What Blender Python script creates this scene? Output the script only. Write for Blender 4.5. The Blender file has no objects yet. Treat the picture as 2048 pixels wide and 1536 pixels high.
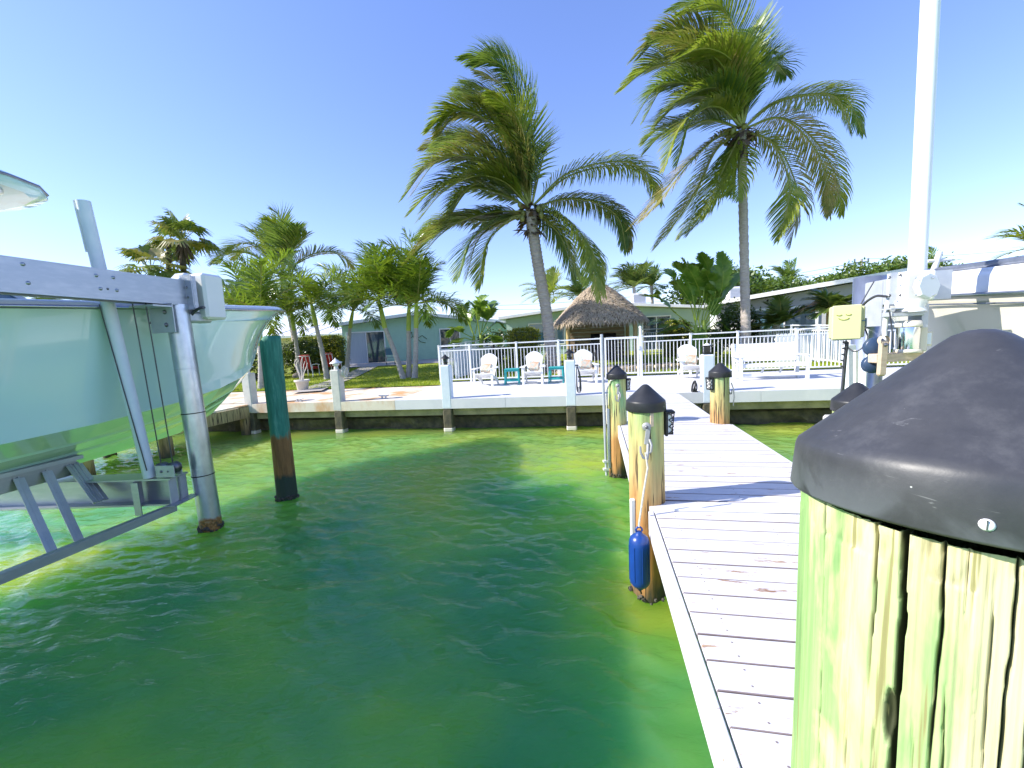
import bpy, math, random
import numpy as np
from mathutils import Vector, Matrix, noise as mnoise
sc = bpy.context.scene
C = sc.collection
R = math.radians
rnd = random.Random(7)
nrg = np.random.default_rng(5)

# ---------------------------------------------------------------- camera
F_PX, PITCH, ROLL, EYE = 820.0, R(6.12), R(2.85), 1.4
_f = Vector((0, math.cos(PITCH), -math.sin(PITCH)))
_r0 = Vector((1, 0, 0)); _u0 = _r0.cross(_f)
_r = _r0 * math.cos(ROLL) - _u0 * math.sin(ROLL)
_u = _u0 * math.cos(ROLL) + _r0 * math.sin(ROLL)
cam_d = bpy.data.cameras.new('camera')
cam_d.sensor_width = 36; cam_d.lens = 36 * F_PX / 2048
cam_d.clip_start = 0.02; cam_d.clip_end = 3000
cam = bpy.data.objects.new('camera', cam_d); C.objects.link(cam)
cam.matrix_world = Matrix(((_r.x, _u.x, -_f.x, 0), (_r.y, _u.y, -_f.y, 0), (_r.z, _u.z, -_f.z, EYE), (0, 0, 0, 1)))
sc.camera = cam

# ---------------------------------------------------------------- light
SUN_EL, SUN_HEAD = R(34), R(6)          # shadows fall towards +X, turned 6 degrees to +Y
to_sun = Vector((-math.cos(SUN_HEAD) * math.cos(SUN_EL), -math.sin(SUN_HEAD) * math.cos(SUN_EL), math.sin(SUN_EL)))
world = bpy.data.worlds.new('World'); sc.world = world; world.use_nodes = True
wn = world.node_tree; wn.nodes.clear()
sky = wn.nodes.new('ShaderNodeTexSky'); sky.sky_type = 'NISHITA'; sky.sun_disc = False
sky.sun_elevation = SUN_EL; sky.sun_rotation = math.atan2(to_sun.x, to_sun.y)
sky.air_density = 1.0; sky.dust_density = 0.2; sky.ozone_density = 1.6; sky.altitude = 0
hs = wn.nodes.new('ShaderNodeHueSaturation'); hs.inputs['Hue'].default_value = 0.510; hs.inputs['Saturation'].default_value = 1.15
bg = wn.nodes.new('ShaderNodeBackground'); bg.inputs['Strength'].default_value = 0.15
wo = wn.nodes.new('ShaderNodeOutputWorld')
wn.links.new(sky.outputs[0], hs.inputs['Color']); 
gm_ = wn.nodes.new('ShaderNodeGamma'); gm_.inputs[1].default_value = 0.82
ti_ = wn.nodes.new('ShaderNodeMix'); ti_.data_type = 'RGBA'; ti_.blend_type = 'MULTIPLY'; ti_.inputs[0].default_value = 1.0; ti_.inputs[7].default_value = (1.01, 1.02, 1.29, 1)
wn.links.new(hs.outputs[0], gm_.inputs[0]); wn.links.new(gm_.outputs[0], ti_.inputs[6]); wn.links.new(ti_.outputs[2], bg.inputs[0]); wn.links.new(bg.outputs[0], wo.inputs[0])
sun_d = bpy.data.lights.new('sun', 'SUN'); sun_d.energy = 4.0; sun_d.angle = R(0.55); sun_d.color = (1.0, 0.95, 0.86)
sun = bpy.data.objects.new('sun', sun_d); C.objects.link(sun)
sun.rotation_euler = to_sun.to_track_quat('Z', 'Y').to_euler()
sc.view_settings.view_transform = 'Standard'; sc.view_settings.look = 'None'
sc.view_settings.exposure = 1.1; sc.view_settings.gamma = 1.0; sc.view_settings.use_curve_mapping = False
sc.render.engine = 'CYCLES'
sc.cycles.max_bounces = 7; sc.cycles.diffuse_bounces = 3; sc.cycles.transparent_max_bounces = 8
sc.cycles.caustics_reflective = False; sc.cycles.caustics_refractive = False
sc.cycles.sample_clamp_indirect = 4
try: sc.cycles.use_denoising = True
except Exception: pass

# ---------------------------------------------------------------- measuring helpers: a photo pixel to a place
WATER = -0.84
def _ray(px, py): return _f + _r * ((px - 1024) / F_PX) - _u * ((py - 768) / F_PX)
def at(px, py, Y):
    d = _ray(px, py); return Vector((0, 0, EYE)) + d * (Y / d.y)
def gr(px, py, z=0.0):
    d = _ray(px, py); return Vector((0, 0, EYE)) + d * ((z - EYE) / d.z)
def quay(x, y, z=0.0):
    c, s = math.cos(R(-9.6)), math.sin(R(-9.6))
    return Vector((x * c - y * s, 10.0 + x * s + y * c, z))
def quay_inv(p):
    c, s = math.cos(R(9.6)), math.sin(R(9.6)); x, y = p[0], p[1] - 10.0
    return x * c - y * s, x * s + y * c
def ground_z(x, y):
    t = min(1, max(0, (quay_inv((x, y))[1] - 4.6) / 13)); return 0.32 * t * t * (3 - 2 * t) + 0.02
def yard(px, Y):
    """the spot on the ground at forward distance Y seen in column px"""
    z = 0.0
    py = 740
    for _ in range(6):
        p = at(px, py, Y); z = ground_z(p.x, p.y)
        v = Vector((p.x, p.y, z - EYE)); py = 768 - F_PX * v.dot(_u) / v.dot(_f)
    p = at(px, py, Y); return Vector((p.x, p.y, ground_z(p.x, p.y)))
def yards(px, Y, h): 
    p = yard(px, Y); p.z += h; return p

# ---------------------------------------------------------------- materials
def _nt(name):
    m = bpy.data.materials.new(name); m.use_nodes = True; n = m.node_tree; n.nodes.clear()
    o = n.nodes.new('ShaderNodeOutputMaterial'); b = n.nodes.new('ShaderNodeBsdfPrincipled'); n.links.new(b.outputs[0], o.inputs[0])
    return m, n, b, o
def _noise(n, scale, detail=4, stretch=None, coord='Object', rough=0.55, dist=0.0):
    tc = n.nodes.new('ShaderNodeTexCoord'); t = n.nodes.new('ShaderNodeTexNoise')
    t.inputs['Scale'].default_value = scale; t.inputs['Detail'].default_value = detail; t.inputs['Roughness'].default_value = rough
    t.inputs['Distortion'].default_value = dist
    if stretch:
        mp = n.nodes.new('ShaderNodeMapping'); mp.inputs['Scale'].default_value = stretch
        n.links.new(tc.outputs[coord], mp.inputs[0]); n.links.new(mp.outputs[0], t.inputs[0])
    else: n.links.new(tc.outputs[coord], t.inputs[0])
    return t.outputs[0]
def _ramp(n, fac, stops):
    r = n.nodes.new('ShaderNodeValToRGB'); e = r.color_ramp.elements
    while len(e) < len(stops): e.new(0.5)
    for el, (p, c) in zip(e, stops): el.position = p; el.color = (*c, 1)
    n.links.new(fac, r.inputs[0]); return r.outputs[0]
def _mix(n, fac, a, b, mode='MIX'):
    m = n.nodes.new('ShaderNodeMix'); m.data_type = 'RGBA'; m.blend_type = mode
    for s, v in ((m.inputs[0], fac), (m.inputs[6], a), (m.inputs[7], b)):
        if hasattr(v, 'links'): n.links.new(v, s)
        elif isinstance(v, (int, float)): s.default_value = v
        else: s.default_value = (*v, 1)
    return m.outputs[2]
def _bump(n, b, h, strength=0.3, dist=0.01):
    bp = n.nodes.new('ShaderNodeBump'); bp.inputs['Strength'].default_value = strength; bp.inputs['Distance'].default_value = dist
    n.links.new(h, bp.inputs['Height']); n.links.new(bp.outputs[0], b.inputs['Normal'])
def mat(name, c1, c2=None, rough=0.55, metal=0.0, scale=6, stretch=None, bump=0.0, bscale=None, c3=None, spec=0.5, vary=0.0, bdist=0.01, coord='Object', coat=0.0, dist=0.0):
    m, n, b, o = _nt(name)
    c2 = c2 or tuple(min(1, v * 0.86) for v in c1)
    st = [(0.32, c1), (0.68, c2)] if c3 is None else [(0.28, c1), (0.55, c2), (0.78, c3)]
    col = _ramp(n, _noise(n, scale, 5, stretch, coord, dist=dist), st)
    if vary:
        oi = n.nodes.new('ShaderNodeObjectInfo'); mr = n.nodes.new('ShaderNodeMapRange')
        mr.inputs['To Min'].default_value = 1 - vary; mr.inputs['To Max'].default_value = 1 + vary * 0.4
        n.links.new(oi.outputs['Random'], mr.inputs[0]); vm = n.nodes.new('ShaderNodeVectorMath'); vm.operation = 'SCALE'
        n.links.new(col, vm.inputs[0]); n.links.new(mr.outputs[0], vm.inputs['Scale']); col = vm.outputs[0]
    n.links.new(col, b.inputs['Base Color'])
    b.inputs['Roughness'].default_value = rough; b.inputs['Metallic'].default_value = metal
    b.inputs['Specular IOR Level'].default_value = spec; b.inputs['Coat Weight'].default_value = coat; b.inputs['Coat Roughness'].default_value = 0.05
    if bump: _bump(n, b, _noise(n, bscale or scale * 4, 6, stretch, coord), bump, bdist)
    return m
def leafmat(name, c1, c2, c3=None, trans=0.35, rough=0.38, scale=3):
    m, n, b, o = _nt(name)
    col = _ramp(n, _noise(n, scale, 3), [(0.3, c1), (0.52, c2), (0.75, c3 or c2)])
    n.links.new(col, b.inputs['Base Color']); b.inputs['Roughness'].default_value = rough; b.inputs['Specular IOR Level'].default_value = 0.6
    tr = n.nodes.new('ShaderNodeBsdfTranslucent'); n.links.new(_mix(n, 0.5, col, (0.30, 0.42, 0.03)), tr.inputs[0])
    mx = n.nodes.new('ShaderNodeMixShader'); mx.inputs[0].default_value = trans
    n.links.new(b.outputs[0], mx.inputs[1]); n.links.new(tr.outputs[0], mx.inputs[2]); n.links.new(mx.outputs[0], o.inputs[0])
    return m
def glassmat(name, col, rough=0.04):
    m, n, b, o = _nt(name); b.inputs['Base Color'].default_value = (*col, 1); b.inputs['Roughness'].default_value = rough
    b.inputs['Specular IOR Level'].default_value = 0.8; return m

M = {}
M['white_paint'] = mat('white_paint', (0.80, 0.80, 0.79), (0.74, 0.75, 0.75), 0.45, scale=3, bump=0.06)
M['fence_white'] = mat('fence_white', (0.80, 0.80, 0.80), (0.76, 0.77, 0.78), 0.4, scale=5)
M['post_paint'] = mat('post_paint', (0.74, 0.79, 0.84), (0.66, 0.73, 0.80), 0.6, scale=5, bump=0.25, bscale=60, c3=(0.74, 0.79, 0.84))
M['grey_post'] = mat('grey_post', (0.62, 0.60, 0.55), (0.50, 0.49, 0.46), 0.8, scale=7, bump=0.4, bscale=70)
M['patio'] = mat('patio', (0.70, 0.69, 0.70), (0.62, 0.62, 0.64), 0.75, scale=1.6, bump=0.2, bscale=40, c3=(0.66, 0.65, 0.67), dist=0.5)
M['sea_wall'] = mat('sea_wall', (0.22, 0.20, 0.12), (0.40, 0.33, 0.20), 0.9, scale=3, bump=0.6, bscale=20, c3=(0.52, 0.42, 0.26), bdist=0.03)
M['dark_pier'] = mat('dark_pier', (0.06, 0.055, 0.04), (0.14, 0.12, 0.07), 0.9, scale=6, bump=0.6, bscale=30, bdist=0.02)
M['steel'] = None
M['aluminium'] = mat('aluminium', (0.46, 0.48, 0.53), (0.38, 0.41, 0.47), 0.38, 0.75, scale=5, stretch=(1, 1, 4), bump=0.03, bscale=40, c3=(0.44, 0.46, 0.50))
M['alu_light'] = mat('alu_light', (0.52, 0.54, 0.58), (0.44, 0.47, 0.53), 0.45, 0.35, scale=9)
M['bolt'] = mat('bolt', (0.22, 0.22, 0.24), (0.12, 0.12, 0.13), 0.4, 0.8)
M['black_plastic'] = mat('black_plastic', (0.020, 0.021, 0.024), (0.032, 0.033, 0.037), 0.42, scale=8, bump=0.05, bscale=80, spec=0.4)
M['black'] = mat('black', (0.012, 0.012, 0.013), (0.02, 0.02, 0.02), 0.5)
M['cable'] = mat('cable', (0.10, 0.11, 0.12), (0.05, 0.05, 0.06), 0.45, 0.5)
M['rope'] = mat('rope', (0.72, 0.70, 0.62), (0.55, 0.52, 0.44), 0.9, scale=60, bump=0.6, bscale=160)
M['fender_blue'] = mat('fender_blue', (0.010, 0.055, 0.27), (0.010, 0.045, 0.22), 0.33, scale=10, bump=0.05)
M['gel_aqua'] = None
M['gel_white'] = mat('gel_white', (0.74, 0.76, 0.78), (0.70, 0.72, 0.75), 0.2, coat=0.6, scale=2)
M['gel_cream'] = mat('gel_cream', (0.66, 0.62, 0.52), (0.63, 0.59, 0.49), 0.22, coat=0.5, scale=2)
M['rub_rail'] = mat('rub_rail', (0.30, 0.33, 0.40), (0.16, 0.18, 0.24), 0.3, 0.6)
M['teal_wall'] = mat('teal_wall', (0.38, 0.58, 0.47), (0.34, 0.53, 0.43), 0.8, scale=2, bump=0.1)
M['grey_wall'] = mat('grey_wall', (0.44, 0.43, 0.44), (0.38, 0.38, 0.40), 0.85, scale=1.5, bump=0.15)
M['mint_wall'] = mat('mint_wall', (0.42, 0.56, 0.50), (0.36, 0.50, 0.46), 0.85, scale=1.5, bump=0.1)
M['cream_wall'] = mat('cream_wall', (0.66, 0.60, 0.44), (0.58, 0.52, 0.38), 0.85, scale=2)
M['roof_white'] = mat('roof_white', (0.78, 0.78, 0.80), (0.66, 0.67, 0.71), 0.6, scale=1.2, bump=0.1)
M['glass_dark'] = glassmat('glass_dark', (0.03, 0.05, 0.07))
M['glass_blue'] = glassmat('glass_blue', (0.10, 0.19, 0.26))
M['curtain'] = mat('curtain', (0.46, 0.52, 0.58), (0.34, 0.40, 0.47), 0.8, scale=5, stretch=(6, 6, 0.2))
M['tan_board'] = mat('tan_board', (0.42, 0.32, 0.22), (0.30, 0.22, 0.15), 0.8, scale=3, stretch=(1, 1, 8), bump=0.2)
M['hut_post'] = mat('hut_post', (0.50, 0.38, 0.16), (0.38, 0.27, 0.11), 0.8, scale=8, stretch=(4, 4, 0.6), bump=0.4)
M['thatch'] = mat('thatch', (0.42, 0.33, 0.24), (0.54, 0.44, 0.33), 0.85, scale=9, c3=(0.30, 0.22, 0.15))
M['thatch_orange'] = mat('thatch_orange', (0.60, 0.36, 0.14), (0.46, 0.26, 0.10), 0.85, scale=12)
M['turquoise'] = mat('turquoise', (0.02, 0.38, 0.37), (0.02, 0.32, 0.33), 0.4)
M['red_fabric'] = mat('red_fabric', (0.42, 0.02, 0.015), (0.32, 0.015, 0.012), 0.8)
M['pot'] = mat('pot', (0.66, 0.62, 0.54), (0.58, 0.53, 0.46), 0.7, bump=0.1)
M['cap'] = None
M['lantern_white'] = mat('lantern_white', (0.74, 0.74, 0.72), (0.62, 0.62, 0.60), 0.5)
M['coconut'] = mat('coconut', (0.22, 0.22, 0.05), (0.14, 0.15, 0.03), 0.5)
M['fibre'] = mat('fibre', (0.20, 0.13, 0.07), (0.10, 0.065, 0.04), 0.9, scale=12, c3=(0.30, 0.22, 0.13))
M['trunk'] = mat('trunk', (0.52, 0.46, 0.40), (0.40, 0.34, 0.30), 0.9, scale=7, stretch=(1, 1, 5), bump=0.6, bscale=18, bdist=0.03, c3=(0.30, 0.25, 0.21))
M['pale_trunk'] = mat('pale_trunk', (0.42, 0.40, 0.38), (0.32, 0.30, 0.29), 0.85, scale=6, stretch=(1, 1, 4), bump=0.4, bscale=16, bdist=0.02)
M['crownshaft'] = mat('crownshaft', (0.36, 0.44, 0.05), (0.22, 0.34, 0.04), 0.45, scale=4)
M['palm_leaf'] = leafmat('palm_leaf', (0.14, 0.21, 0.025), (0.26, 0.31, 0.035), (0.42, 0.40, 0.09), 0.40)
M['palm_blue'] = leafmat('palm_blue', (0.065, 0.14, 0.04), (0.12, 0.20, 0.05), (0.24, 0.30, 0.08), 0.36)
M['palm_dry'] = leafmat('palm_dry', (0.16, 0.18, 0.03), (0.32, 0.27, 0.08), (0.42, 0.31, 0.14), 0.25)
M['rachis'] = mat('rachis', (0.24, 0.27, 0.06), (0.32, 0.30, 0.08), 0.5)
M['adonidia'] = leafmat('adonidia', (0.06, 0.14, 0.012), (0.15, 0.24, 0.020), (0.32, 0.37, 0.04), 0.34, rough=0.33)
M['banana'] = leafmat('banana', (0.11, 0.24, 0.03), (0.20, 0.34, 0.05), (0.36, 0.46, 0.11), 0.42, rough=0.35)
M['fan_leaf'] = leafmat('fan_leaf', (0.06, 0.12, 0.03), (0.12, 0.18, 0.04), (0.25, 0.25, 0.06), 0.25)
M['hedge'] = leafmat('hedge', (0.12, 0.17, 0.015), (0.28, 0.29, 0.02), (0.42, 0.33, 0.03), 0.3, scale=6)
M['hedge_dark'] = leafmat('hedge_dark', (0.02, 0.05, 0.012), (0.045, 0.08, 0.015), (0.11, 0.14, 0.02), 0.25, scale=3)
M['tree_leaf'] = leafmat('tree_leaf', (0.05, 0.10, 0.02), (0.10, 0.17, 0.025), (0.20, 0.24, 0.04), 0.3, scale=1.2)
M['grass'] = leafmat('grass', (0.20, 0.30, 0.012), (0.33, 0.40, 0.015), (0.46, 0.46, 0.04), 0.35, rough=0.6, scale=1.2)
M['bark'] = mat('bark', (0.10, 0.08, 0.06), (0.06, 0.05, 0.04), 0.9)
M['rock'] = mat('rock', (0.30, 0.25, 0.20), (0.18, 0.15, 0.13), 0.9, scale=3, bump=0.6, c3=(0.42, 0.36, 0.30))
M['path'] = mat('path', (0.46, 0.42, 0.38), (0.38, 0.34, 0.31), 0.85, scale=2, bump=0.2)
M['barnacle'] = mat('barnacle', (0.035, 0.035, 0.028), (0.09, 0.085, 0.07), 0.9, scale=40, bump=1.0, bscale=60, bdist=0.02, c3=(0.16, 0.12, 0.07))
M['box_yellow'] = mat('box_yellow', (0.64, 0.64, 0.34), (0.58, 0.58, 0.30), 0.5, scale=2)
M['smile'] = mat('smile', (0.34, 0.36, 0.02), (0.30, 0.32, 0.02), 0.6)
M['roller'] = mat('roller', (0.03, 0.06, 0.12), (0.02, 0.04, 0.08), 0.35)
M['lumber'] = mat('lumber', (0.62, 0.50, 0.36), (0.50, 0.38, 0.26), 0.8, scale=5, stretch=(1, 8, 8), bump=0.2)
M['stainless'] = mat('stainless', (0.75, 0.77, 0.80), (0.70, 0.72, 0.76), 0.12, 1.0)
M['cushion'] = mat('cushion', (0.62, 0.30, 0.14), (0.58, 0.54, 0.44), 0.85, scale=11, c3=(0.08, 0.34, 0.36))
M['brick'] = mat('brick', (0.50, 0.40, 0.28), (0.42, 0.33, 0.24), 0.85, vary=0.2)
M['utility_wood'] = mat('utility_wood', (0.34, 0.31, 0.28), (0.26, 0.24, 0.22), 0.9)

def steel_mat():
    m, n, b, o = _nt('galvanised_steel')
    z = n.nodes.new('ShaderNodeTexCoord'); sp = n.nodes.new('ShaderNodeSeparateXYZ'); n.links.new(z.outputs['Object'], sp.inputs[0])
    spangle = _ramp(n, _noise(n, 9, 4, (1, 1, 0.6)), [(0.3, (0.42, 0.46, 0.53)), (0.7, (0.60, 0.64, 0.70))])
    add = n.nodes.new('ShaderNodeMath'); add.operation = 'MULTIPLY_ADD'; add.inputs[1].default_value = 0.22
    n.links.new(_noise(n, 5, 4), add.inputs[0]); n.links.new(sp.outputs[2], add.inputs[2])
    rustm = n.nodes.new('ShaderNodeMapRange'); rustm.inputs['From Min'].default_value = -0.60; rustm.inputs['From Max'].default_value = -0.56
    rustm.inputs['To Min'].default_value = 1; rustm.inputs['To Max'].default_value = 0
    n.links.new(add.outputs[0], rustm.inputs[0])
    rust = _ramp(n, _noise(n, 30, 5), [(0.35, (0.05, 0.045, 0.03)), (0.5, (0.26, 0.12, 0.03)), (0.7, (0.30, 0.24, 0.14))])
    n.links.new(_mix(n, rustm.outputs[0], spangle, rust), b.inputs['Base Color'])
    mm = n.nodes.new('ShaderNodeMath'); mm.operation = 'MULTIPLY_ADD'; mm.inputs[1].default_value = -0.85; mm.inputs[2].default_value = 0.85
    n.links.new(rustm.outputs[0], mm.inputs[0]); n.links.new(mm.outputs[0], b.inputs['Metallic'])
    b.inputs['Roughness'].default_value = 0.30; _bump(n, b, _noise(n, 14, 5, (1, 1, 3)), 0.10)
    return m
M['steel'] = steel_mat()

def aqua_mat():
    m, n, b, o = _nt('aqua_gelcoat')
    col = _ramp(n, _noise(n, 0.8, 2), [(0.3, (0.52, 0.78, 0.74)), (0.7, (0.58, 0.81, 0.76))])
    n.links.new(col, b.inputs['Base Color']); b.inputs['Roughness'].default_value = 0.12; b.inputs['Coat Weight'].default_value = 0.7; b.inputs['Coat Roughness'].default_value = 0.02
    _bump(n, b, _noise(n, 1.3, 2), 0.05, 0.05)
    return m
M['gel_aqua'] = aqua_mat()

def cap_mat():
    m, n, b, o = _nt('weathered_black_plastic')
    c = _ramp(n, _noise(n, 9, 8, (1, 1, 0.8), rough=0.72), [(0.30, (0.030, 0.031, 0.036)), (0.52, (0.046, 0.047, 0.053)), (0.74, (0.095, 0.095, 0.10))])
    vo = n.nodes.new('ShaderNodeTexVoronoi'); vo.inputs['Scale'].default_value = 85; tco = n.nodes.new('ShaderNodeTexCoord'); n.links.new(tco.outputs['Object'], vo.inputs[0])
    dots = _ramp(n, vo.outputs['Distance'], [(0.05, (1, 1, 1)), (0.09, (0, 0, 0))])
    sel = _ramp(n, vo.outputs['Color'], [(0.80, (0, 0, 0)), (0.82, (1, 1, 1))])
    spk = _mix(n, 1.0, dots, sel, 'MULTIPLY')
    c1_ = _mix(n, spk, c, (0.45, 0.45, 0.44))
    scr = _ramp(n, _noise(n, 26, 4, (0.35, 1, 5), dist=1.2), [(0.68, (0, 0, 0)), (0.74, (0.7, 0.7, 0.7))])
    c2_ = _mix(n, scr, c1_, (0.16, 0.16, 0.165))
    spz = n.nodes.new('ShaderNodeSeparateXYZ'); n.links.new(tco.outputs['Object'], spz.inputs[0])
    skirt = n.nodes.new('ShaderNodeMapRange'); skirt.inputs['From Min'].default_value = 1.245; skirt.inputs['From Max'].default_value = 1.20; n.links.new(spz.outputs[2], skirt.inputs[0])
    fade = _mix(n, 1.0, skirt.outputs[0], _ramp(n, _noise(n, 12, 5, dist=0.6), [(0.42, (0, 0, 0)), (0.56, (0.75, 0.75, 0.75))]), 'MULTIPLY')
    c2 = _mix(n, fade, c2_, (0.13, 0.14, 0.16))
    n.links.new(c2, b.inputs['Base Color'])
    n.links.new(_ramp(n, _noise(n, 10, 5), [(0.3, (0.36, 0.36, 0.36)), (0.7, (0.62, 0.62, 0.62))]), b.inputs['Roughness'])
    _bump(n, b, _noise(n, 70, 6), 0.12, 0.003)
    return m
M['cap'] = cap_mat()

def pile_mat(name, top, mid, low, z_mid, z_low, dark=(0.05, 0.035, 0.02), bstr=0.8):
    """treated pine: colours run from the green top to the brown foot, long cracks along the grain"""
    m, n, b, o = _nt(name)
    tc = n.nodes.new('ShaderNodeTexCoord'); sp = n.nodes.new('ShaderNodeSeparateXYZ'); n.links.new(tc.outputs['Object'], sp.inputs[0])
    z = n.nodes.new('ShaderNodeMath'); z.operation = 'MULTIPLY_ADD'; z.inputs[1].default_value = 0.9
    n.links.new(_noise(n, 6, 5, (1, 1, 0.25)), z.inputs[0]); n.links.new(sp.outputs[2], z.inputs[2])
    def step(a, c):
        mr = n.nodes.new('ShaderNodeMapRange'); mr.inputs['From Min'].default_value = a + 0.45; mr.inputs['From Max'].default_value = c + 0.45
        n.links.new(z.outputs[0], mr.inputs[0]); return mr.outputs[0]
    g = _noise(n, 26, 5, (1, 1, 0.06), rough=0.65)
    def tone(cs): return _ramp(n, g, [(0.30, tuple(v * 0.62 for v in cs)), (0.5, cs), (0.72, tuple(min(1, v * 1.18) for v in cs))])
    patch = _ramp(n, _noise(n, 9, 3, (1, 1, 0.3)), [(0.42, (0, 0, 0)), (0.6, (1, 1, 1))])
    t = _mix(n, patch, tone(top[0]), tone(top[1]))
    c = _mix(n, step(z_low - 0.15, z_low + 0.15), tone(low), _mix(n, step(z_mid - 0.2, z_mid + 0.25), tone(mid), t))
    crack = _ramp(n, _noise(n, 42, 3, (1, 1, 0.045), rough=0.5), [(0.36, (1, 1, 1)), (0.41, (0, 0, 0))])
    wet = step(WATER - 0.02, WATER + 0.2)
    c = _mix(n, wet, (0.05, 0.05, 0.03), _mix(n, crack, c, dark))
    n.links.new(c, b.inputs['Base Color']); b.inputs['Roughness'].default_value = 0.8
    sub = n.nodes.new('ShaderNodeMath'); sub.operation = 'SUBTRACT'; n.links.new(g, sub.inputs[0]); n.links.new(crack, sub.inputs[1])
    _bump(n, b, sub.outputs[0], bstr, 0.006)
    return m
YG, PG = (0.50, 0.52, 0.20), (0.30, 0.46, 0.18)
M['pile_near'] = pile_mat('pile_near', (YG, PG), (0.55, 0.40, 0.17), (0.42, 0.20, 0.06), 0.45, 0.05)
M['pile_far'] = pile_mat('pile_far', (YG, (0.28, 0.48, 0.22)), (0.50, 0.44, 0.17), (0.44, 0.22, 0.07), 0.2, -0.1)
M['pile_right'] = pile_mat('pile_right', ((0.36, 0.52, 0.22), (0.24, 0.46, 0.22)), (0.48, 0.42, 0.17), (0.42, 0.24, 0.09), 0.55, 0.2)
M['pile_old'] = pile_mat('pile_old', ((0.50, 0.42, 0.22), (0.40, 0.33, 0.16)), (0.36, 0.27, 0.14), (0.20, 0.13, 0.07), -0.2, -0.5)

def green_pile_mat():
    m, n, b, o = _nt('green_painted_pile')
    tc = n.nodes.new('ShaderNodeTexCoord'); sp = n.nodes.new('ShaderNodeSeparateXYZ'); n.links.new(tc.outputs['Object'], sp.inputs[0])
    z = n.nodes.new('ShaderNodeMath'); z.operation = 'MULTIPLY_ADD'; z.inputs[1].default_value = 0.35
    n.links.new(_noise(n, 9, 6, (1, 1, 0.4)), z.inputs[0]); n.links.new(sp.outputs[2], z.inputs[2])
    def step(a, c):
        mr = n.nodes.new('ShaderNodeMapRange'); mr.inputs['From Min'].default_value = a + 0.175; mr.inputs['From Max'].default_value = c + 0.175
        n.links.new(z.outputs[0], mr.inputs[0]); return mr.outputs[0]
    g = _noise(n, 20, 6, (1, 1, 0.12), rough=0.7)
    green = _ramp(n, g, [(0.3, (0.012, 0.11, 0.075)), (0.55, (0.03, 0.20, 0.14)), (0.75, (0.12, 0.34, 0.26))])
    rust = _ramp(n, g, [(0.3, (0.10, 0.045, 0.012)), (0.6, (0.24, 0.12, 0.035)), (0.8, (0.10, 0.16, 0.09))])
    c = _mix(n, step(0.12, 0.20), rust, green)
    c = _mix(n, step(-0.50, -0.42), _mix(n, 0.6, (0.03, 0.05, 0.03), (0.015, 0.035, 0.025)), c)
    n.links.new(c, b.inputs['Base Color']); b.inputs['Roughness'].default_value = 0.7
    _bump(n, b, g, 0.6, 0.008); return m
M['pile_green'] = green_pile_mat()

def deck_mat():
    m, n, b, o = _nt('white_deck_paint')
    oi = n.nodes.new('ShaderNodeObjectInfo'); tc = n.nodes.new('ShaderNodeTexCoord')
    ofs = n.nodes.new('ShaderNodeVectorMath'); ofs.operation = 'MULTIPLY_ADD'
    n.links.new(oi.outputs['Random'], ofs.inputs[0]); ofs.inputs[1].default_value = (37, 11, 5); n.links.new(tc.outputs['Object'], ofs.inputs[2])
    def nz(scale, stretch, det=5, r=0.6):
        mp = n.nodes.new('ShaderNodeMapping'); mp.inputs['Scale'].default_value = stretch; n.links.new(ofs.outputs[0], mp.inputs[0])
        t = n.nodes.new('ShaderNodeTexNoise'); t.inputs['Scale'].default_value = scale; t.inputs['Detail'].default_value = det; t.inputs['Roughness'].default_value = r
        n.links.new(mp.outputs[0], t.inputs[0]); return t.outputs[0]
    paint = _ramp(n, nz(7, (1, 3, 1)), [(0.3, (0.68, 0.67, 0.69)), (0.7, (0.58, 0.58, 0.61))])
    wear = _ramp(n, nz(9, (0.45, 2.6, 1), 6, 0.65), [(0.635, (0, 0, 0)), (0.655, (1, 1, 1))])
    wood = _ramp(n, nz(20, (0.3, 4, 1)), [(0.35, (0.24, 0.12, 0.07)), (0.65, (0.50, 0.36, 0.24))])
    n.links.new(_mix(n, wear, paint, wood), b.inputs['Base Color']); b.inputs['Roughness'].default_value = 0.6
    s = n.nodes.new('ShaderNodeMath'); s.operation = 'SUBTRACT'; n.links.new(nz(30, (0.12, 3, 1)), s.inputs[0]); n.links.new(wear, s.inputs[1])
    _bump(n, b, s.outputs[0], 0.35, 0.003); return m
M['deck'] = deck_mat()
M['board_side'] = mat('board_side', (0.26, 0.21, 0.21), (0.18, 0.14, 0.14), 0.9, scale=20)

def quay_cream_mat():
    m, n, b, o = _nt('stained_cream_concrete')
    base = _ramp(n, _noise(n, 1.5, 5), [(0.3, (0.74, 0.66, 0.54)), (0.7, (0.66, 0.58, 0.48))])
    rust = _ramp(n, _noise(n, 1.1, 6, (1, 1, 0.35), rough=0.6), [(0.50, (0, 0, 0)), (0.64, (1, 1, 1))])
    sp = _ramp(n, _noise(n, 12, 5), [(0.72, (0, 0, 0)), (0.78, (1, 1, 1))])
    c = _mix(n, rust, base, (0.56, 0.30, 0.12)); c = _mix(n, sp, c, (0.30, 0.26, 0.20))
    n.links.new(c, b.inputs['Base Color']); b.inputs['Roughness'].default_value = 0.85; _bump(n, b, _noise(n, 40, 6), 0.25, 0.01); return m
M['quay_cream'] = quay_cream_mat()

def lawn_mat():
    m, n, b, o = _nt('lawn_soil')
    c = _ramp(n, _noise(n, 1.2, 6), [(0.3, (0.22, 0.30, 0.02)), (0.6, (0.32, 0.36, 0.03)), (0.8, (0.38, 0.32, 0.10))])
    n.links.new(c, b.inputs['Base Color']); b.inputs['Roughness'].default_value = 0.95; _bump(n, b, _noise(n, 60, 6), 0.8, 0.03); return m
M['lawn'] = lawn_mat()

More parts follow.
